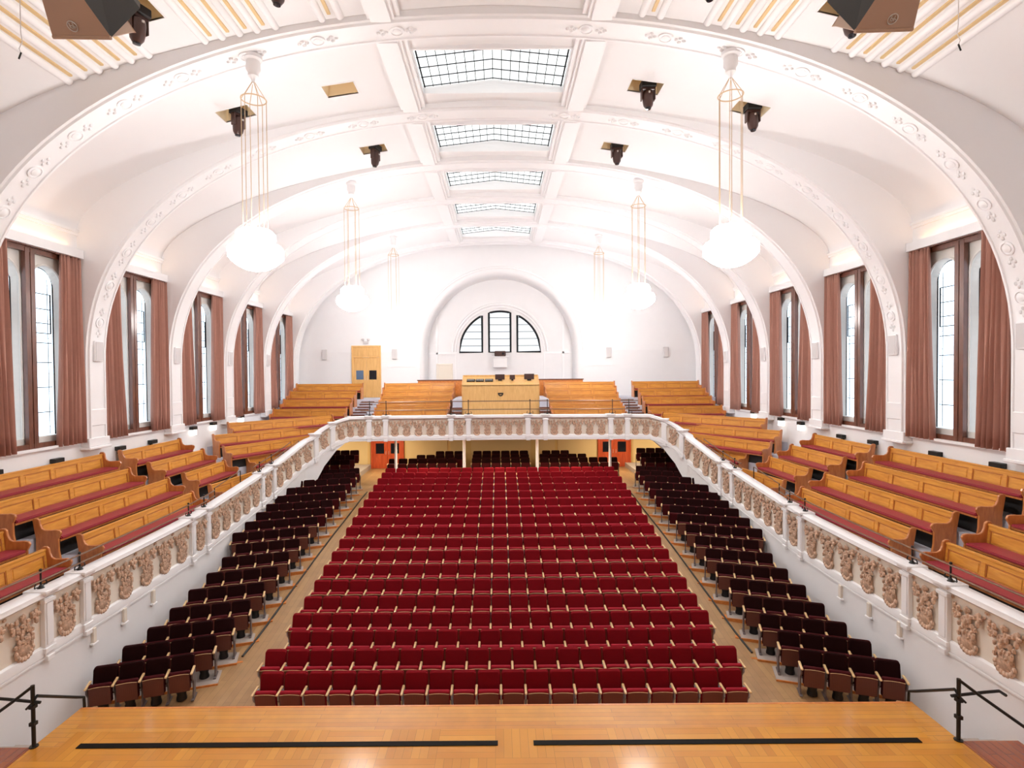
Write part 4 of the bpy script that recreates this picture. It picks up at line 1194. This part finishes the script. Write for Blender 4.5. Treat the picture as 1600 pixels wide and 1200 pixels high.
# ------------------------------------------------------------------ chandeliers
def chandelier(x, y, label):
    zt = None
    # ceiling point = soffit of the arch
    best = min((soffit(i/400) for i in range(401)), key=lambda p: abs(p[0]-x)); zt = best[1]
    t = thing('chandelier', label, 'chandelier', (x, y, zt), 0, 'chandeliers')
    z = lambda a: ZC+a-zt
    mb = MB(); mb.lathe([(.05, .05), (.2, .02), (.2, -.06), (.15, -.1), (.16, -.28), (.11, -.36), (.12, -.44), (.05, -.5), (.03, -.6)], n=16); mb.obj('ceiling_rose', M['trimw'], t, smooth=True)
    R_ = .27; zr = z(6.27)
    mb = MB(); mb.tube([(R_*math.cos(2*PI*i/32), R_*math.sin(2*PI*i/32), zr) for i in range(32)], .014, 6, True); mb.obj('hoop', M['goldwire'], t, smooth=True)
    for k in range(6):
        a = 2*PI*k/6+.2
        mb = MB(); mb.tube([(.02*math.cos(a), .02*math.sin(a), -.55), (R_*math.cos(a), R_*math.sin(a), zr), (R_*math.cos(a), R_*math.sin(a), z(3.25))], .0085, 5); mb.obj('suspension_wire', M['goldwire'], t)
    def glass(prof, n, fl):
        mb = MB(); mb.lathe([(r, z(q)) for r, q in prof], n=n, flute=fl); return mb.obj('glass_tier', M['chandglass'], t, smooth=True)
    glass([(.1, 3.34), (.34, 3.30), (.42, 3.2), (.42, 3.02), (.38, 2.98)], 32, .03)
    glass([(.38, 2.98), (.52, 2.96), (.58, 2.88), (.58, 2.68), (.53, 2.62)], 40, .03)
    glass([(.53, 2.62), (.42, 2.52), (.25, 2.42), (.08, 2.38), (.01, 2.37)], 40, .03)
for s in (-1, 1):
    for y, d in ((PIER[2]+.05, 'nearest the camera'), (PIER[4]+.05, 'second from the camera'), (PIER[6]+.05, 'farthest back')):
        chandelier(s*5.43, y, 'glowing white tiered glass chandelier on long gold wires, %s on the %s' % (d, SN[s]))

# ------------------------------------------------------------------ big loudspeakers at the top corners
for s in (-1, 1):
    t = thing('loudspeaker', 'large brown and grey wedge loudspeaker hanging at the top %s corner' % SN[s], 'loudspeaker', (s*6.0-.1, 8.45, ZC+5.1), 0)
    # two joined slabs: a long brown side and a grille face that meet at the lowest corner
    O = Vector((6.0, 8.45, 5.1))
    P = {k: Vector((s*(v[0]-O.x), v[1]-O.y, v[2]-O.z)) for k, v in dict(A=(6.56, 8.4, 5.19), B=(5.68, 8.4, 5.17), C=(5.93, 7.7, 5.79), D=(6.27, 7.7, 5.79), E=(5.68, 9.1, 6.08), F=(6.02, 8.4, 6.7)).items()}
    def slab(names_, off, mb):
        a = [P[k] for k in names_]; off = Vector((s*off[0], off[1], off[2])); n = len(a)
        mb.add(a+[p+off for p in a], [tuple(range(n)), tuple(range(n, 2*n))[::-1]]+[(i, (i+1) % n, n+(i+1) % n, n+i) for i in range(n)])
    mb = MB(); slab('ABCD', (.12, .75, .55), mb); mb.obj('cabinet', M['brownbox'], t, .01)
    mb = MB(); slab('BCFE', (.06, .10, .16), mb); mb.obj('grille_frame', M['black'], t)
    c = (P['B']+P['C']+P['F']+P['E'])/4; nn = (P['C']-P['B']).cross(P['E']-P['B']).normalized()
    if nn.z > 0: nn = -nn
    q = [c+(P[k]-c)*.93+nn*.012 for k in 'BCFE']; q2 = [p-nn*.01 for p in q]
    mb = MB(); mb.add(q+q2, [(0, 1, 2, 3), (4, 7, 6, 5), (0, 4, 5, 1), (1, 5, 6, 2), (2, 6, 7, 3), (3, 7, 4, 0)]); mb.obj('grille', M['grille'], t)
    mb = MB(); mb.tube([P['A'], P['B']], .03, 8); mb.obj('lower_lip', M['brownbox'], t, smooth=True)
    ux = (P['B']-P['A']).normalized()*s*-1; n2 = (P['B']-P['A']).cross(P['D']-P['A']).normalized(); n2 = n2 if n2.z < 0 else -n2
    uy = n2.cross(ux).normalized(); uy = uy if uy.z > 0 else -uy
    if s > 0: ux = -ux if ux.x < 0 else ux
    if s < 0: ux = -ux if ux.x < 0 else ux
    ctr = P['A'].lerp(P['B'], .44)+uy*.15+n2*.012
    mb = MB(); mb.tube([ctr+(ux*math.cos(2*PI*i/20)+uy*math.sin(2*PI*i/20))*.07 for i in range(20)], .008, 5, True)
    mb.tube([ctr+ux*-.03+uy*.045, ctr+ux*-.035+uy*-.01, ctr+ux*-.005+uy*-.03, ctr+ux*.01+uy*.005, ctr+ux*-.03+uy*.01], .008, 5)
    mb.tube([ctr+ux*.02+uy*.045, ctr+ux*.02+uy*-.03, ctr+ux*.05+uy*-.01, ctr+ux*.02+uy*.01], .008, 5)
    mb.obj('maker_mark', M['silver'], t, smooth=True)
    for x in (-.3, .5):
        mb = MB(); mb.tube([(s*x, .4, 1.1), (s*x, .4, vault(6.0)-ZC-5.1)], .012, 6); mb.obj('hanging_cable', M['black'], t)
    # thin cable dropping beside it
    t = thing('hanging_cable', 'thin loose grey cable dangling beside the top %s loudspeaker' % SN[s], 'cable', (s*7.2, 8.45, ZC+4.95))
    mb = MB(); mb.tube([(0, 0, vault(7.2)-ZC-4.95), (0, 0, .35), (s*-.02, 0, .2), (s*.03, 0, .1), (0, 0, 0.02)], .006, 5); mb.obj('wire', M['spkgrey'], t)
    mb = MB(); mb.tube([(0, 0, .04), (s*.04, 0, -.06)], .012, 6); mb.obj('plug', M['black'], t)

# ------------------------------------------------------------------ handrails at the stage corners
for s in (-1, 1):
    t = thing('stage_handrail', 'black tubular handrail at the %s corner of the stage' % SN[s], 'handrail', (s*8.05, 9.36, ZS))
    X = lambda a: s*a
    mb = MB(); mb.tube([(0, 0, 0), (0, 0, 1.08)], .032, 10); mb.lathe([(.07, 0), (.07, .015)], n=12)
    mb.box(-.045, .045, -.045, .045, .38, .44); mb.box(-.045, .045, -.045, .045, .68, .74)
    mb.obj('post', M['black'], t)
    mb = MB(); mb.tube([(0, .02, .80), (X(-.02), .06, .86), (X(-.02), .95, .30), (X(-.02), 1.12, .20), (X(-.02), 1.13, -.02)], .026, 8); mb.obj('sloping_rail', M['black'], t, smooth=True)
    mb = MB(); mb.tube([(0, 0, 1.06), (X(.25), -.12, .86), (X(.95), -.4, .35)], .026, 8); mb.obj('stair_rail', M['black'], t, smooth=True)
    mb = MB(); mb.tube([(X(-.13), 0, .78), (X(.45), .0, .84), (X(.70), 0, .86), (X(.82), 0, .78)], .026, 8); mb.obj('cross_rail', M['black'], t, smooth=True)
    mb = MB(); mb.tube([(X(.02), 0, .76), (X(.12), 0, .66)], .02, 8); mb.obj('bracket', M['black'], t)
# gallery gangway handrails
for s in (-1, 1):
    for (x, y, z, lbl) in ((9.35, 17.95, -4.74, 'between the second and third pew blocks'), (9.15, 23.2, -4.3, 'at the bend of the balcony')):
        t = thing('gangway_handrail', 'thin sloping handrail in the %s gallery, %s' % (SN[s], lbl), 'handrail', (s*x, y, ZC+z), 0, 'gallery gangway handrails')
        for q in ((0, 0, 0, 1.0), (s*.0, 1.8, 0, 1.25)):
            mb = MB(); mb.tube([(q[0], q[1], 0), (q[0], q[1], q[3])], .018, 6); mb.obj('post', M['black'], t)
        mb = MB(); mb.tube([(0, 0, 1.0), (0, 1.8, 1.25)], .018, 6); mb.obj('rail', M['brass'], t)
# small ledges on the lower side walls
for s in (-1, 1):
    for i, y in enumerate((12.1, 13.1, 14.2)):
        t = thing('wall_bracket', 'small cream bracket on the %s lower wall under the balcony, %s from the stage' % (SN[s], ORD[i+1]), 'bracket', (s*9.07, y, ZC-6.02), 0, 'brackets under the balcony front')
        mb = MB(); a, b = sorted((0, -s*.07)); mb.box(a, b, -.05, .05, .05, .38); mb.obj('upright', M['swagshade'], t, .01)
        mb = MB(); a, b = sorted((0, -s*.09)); mb.box(a, b, -.09, .09, 0, .05); mb.obj('foot', M['white'], t, .01)
bpy.context.view_layer.update()
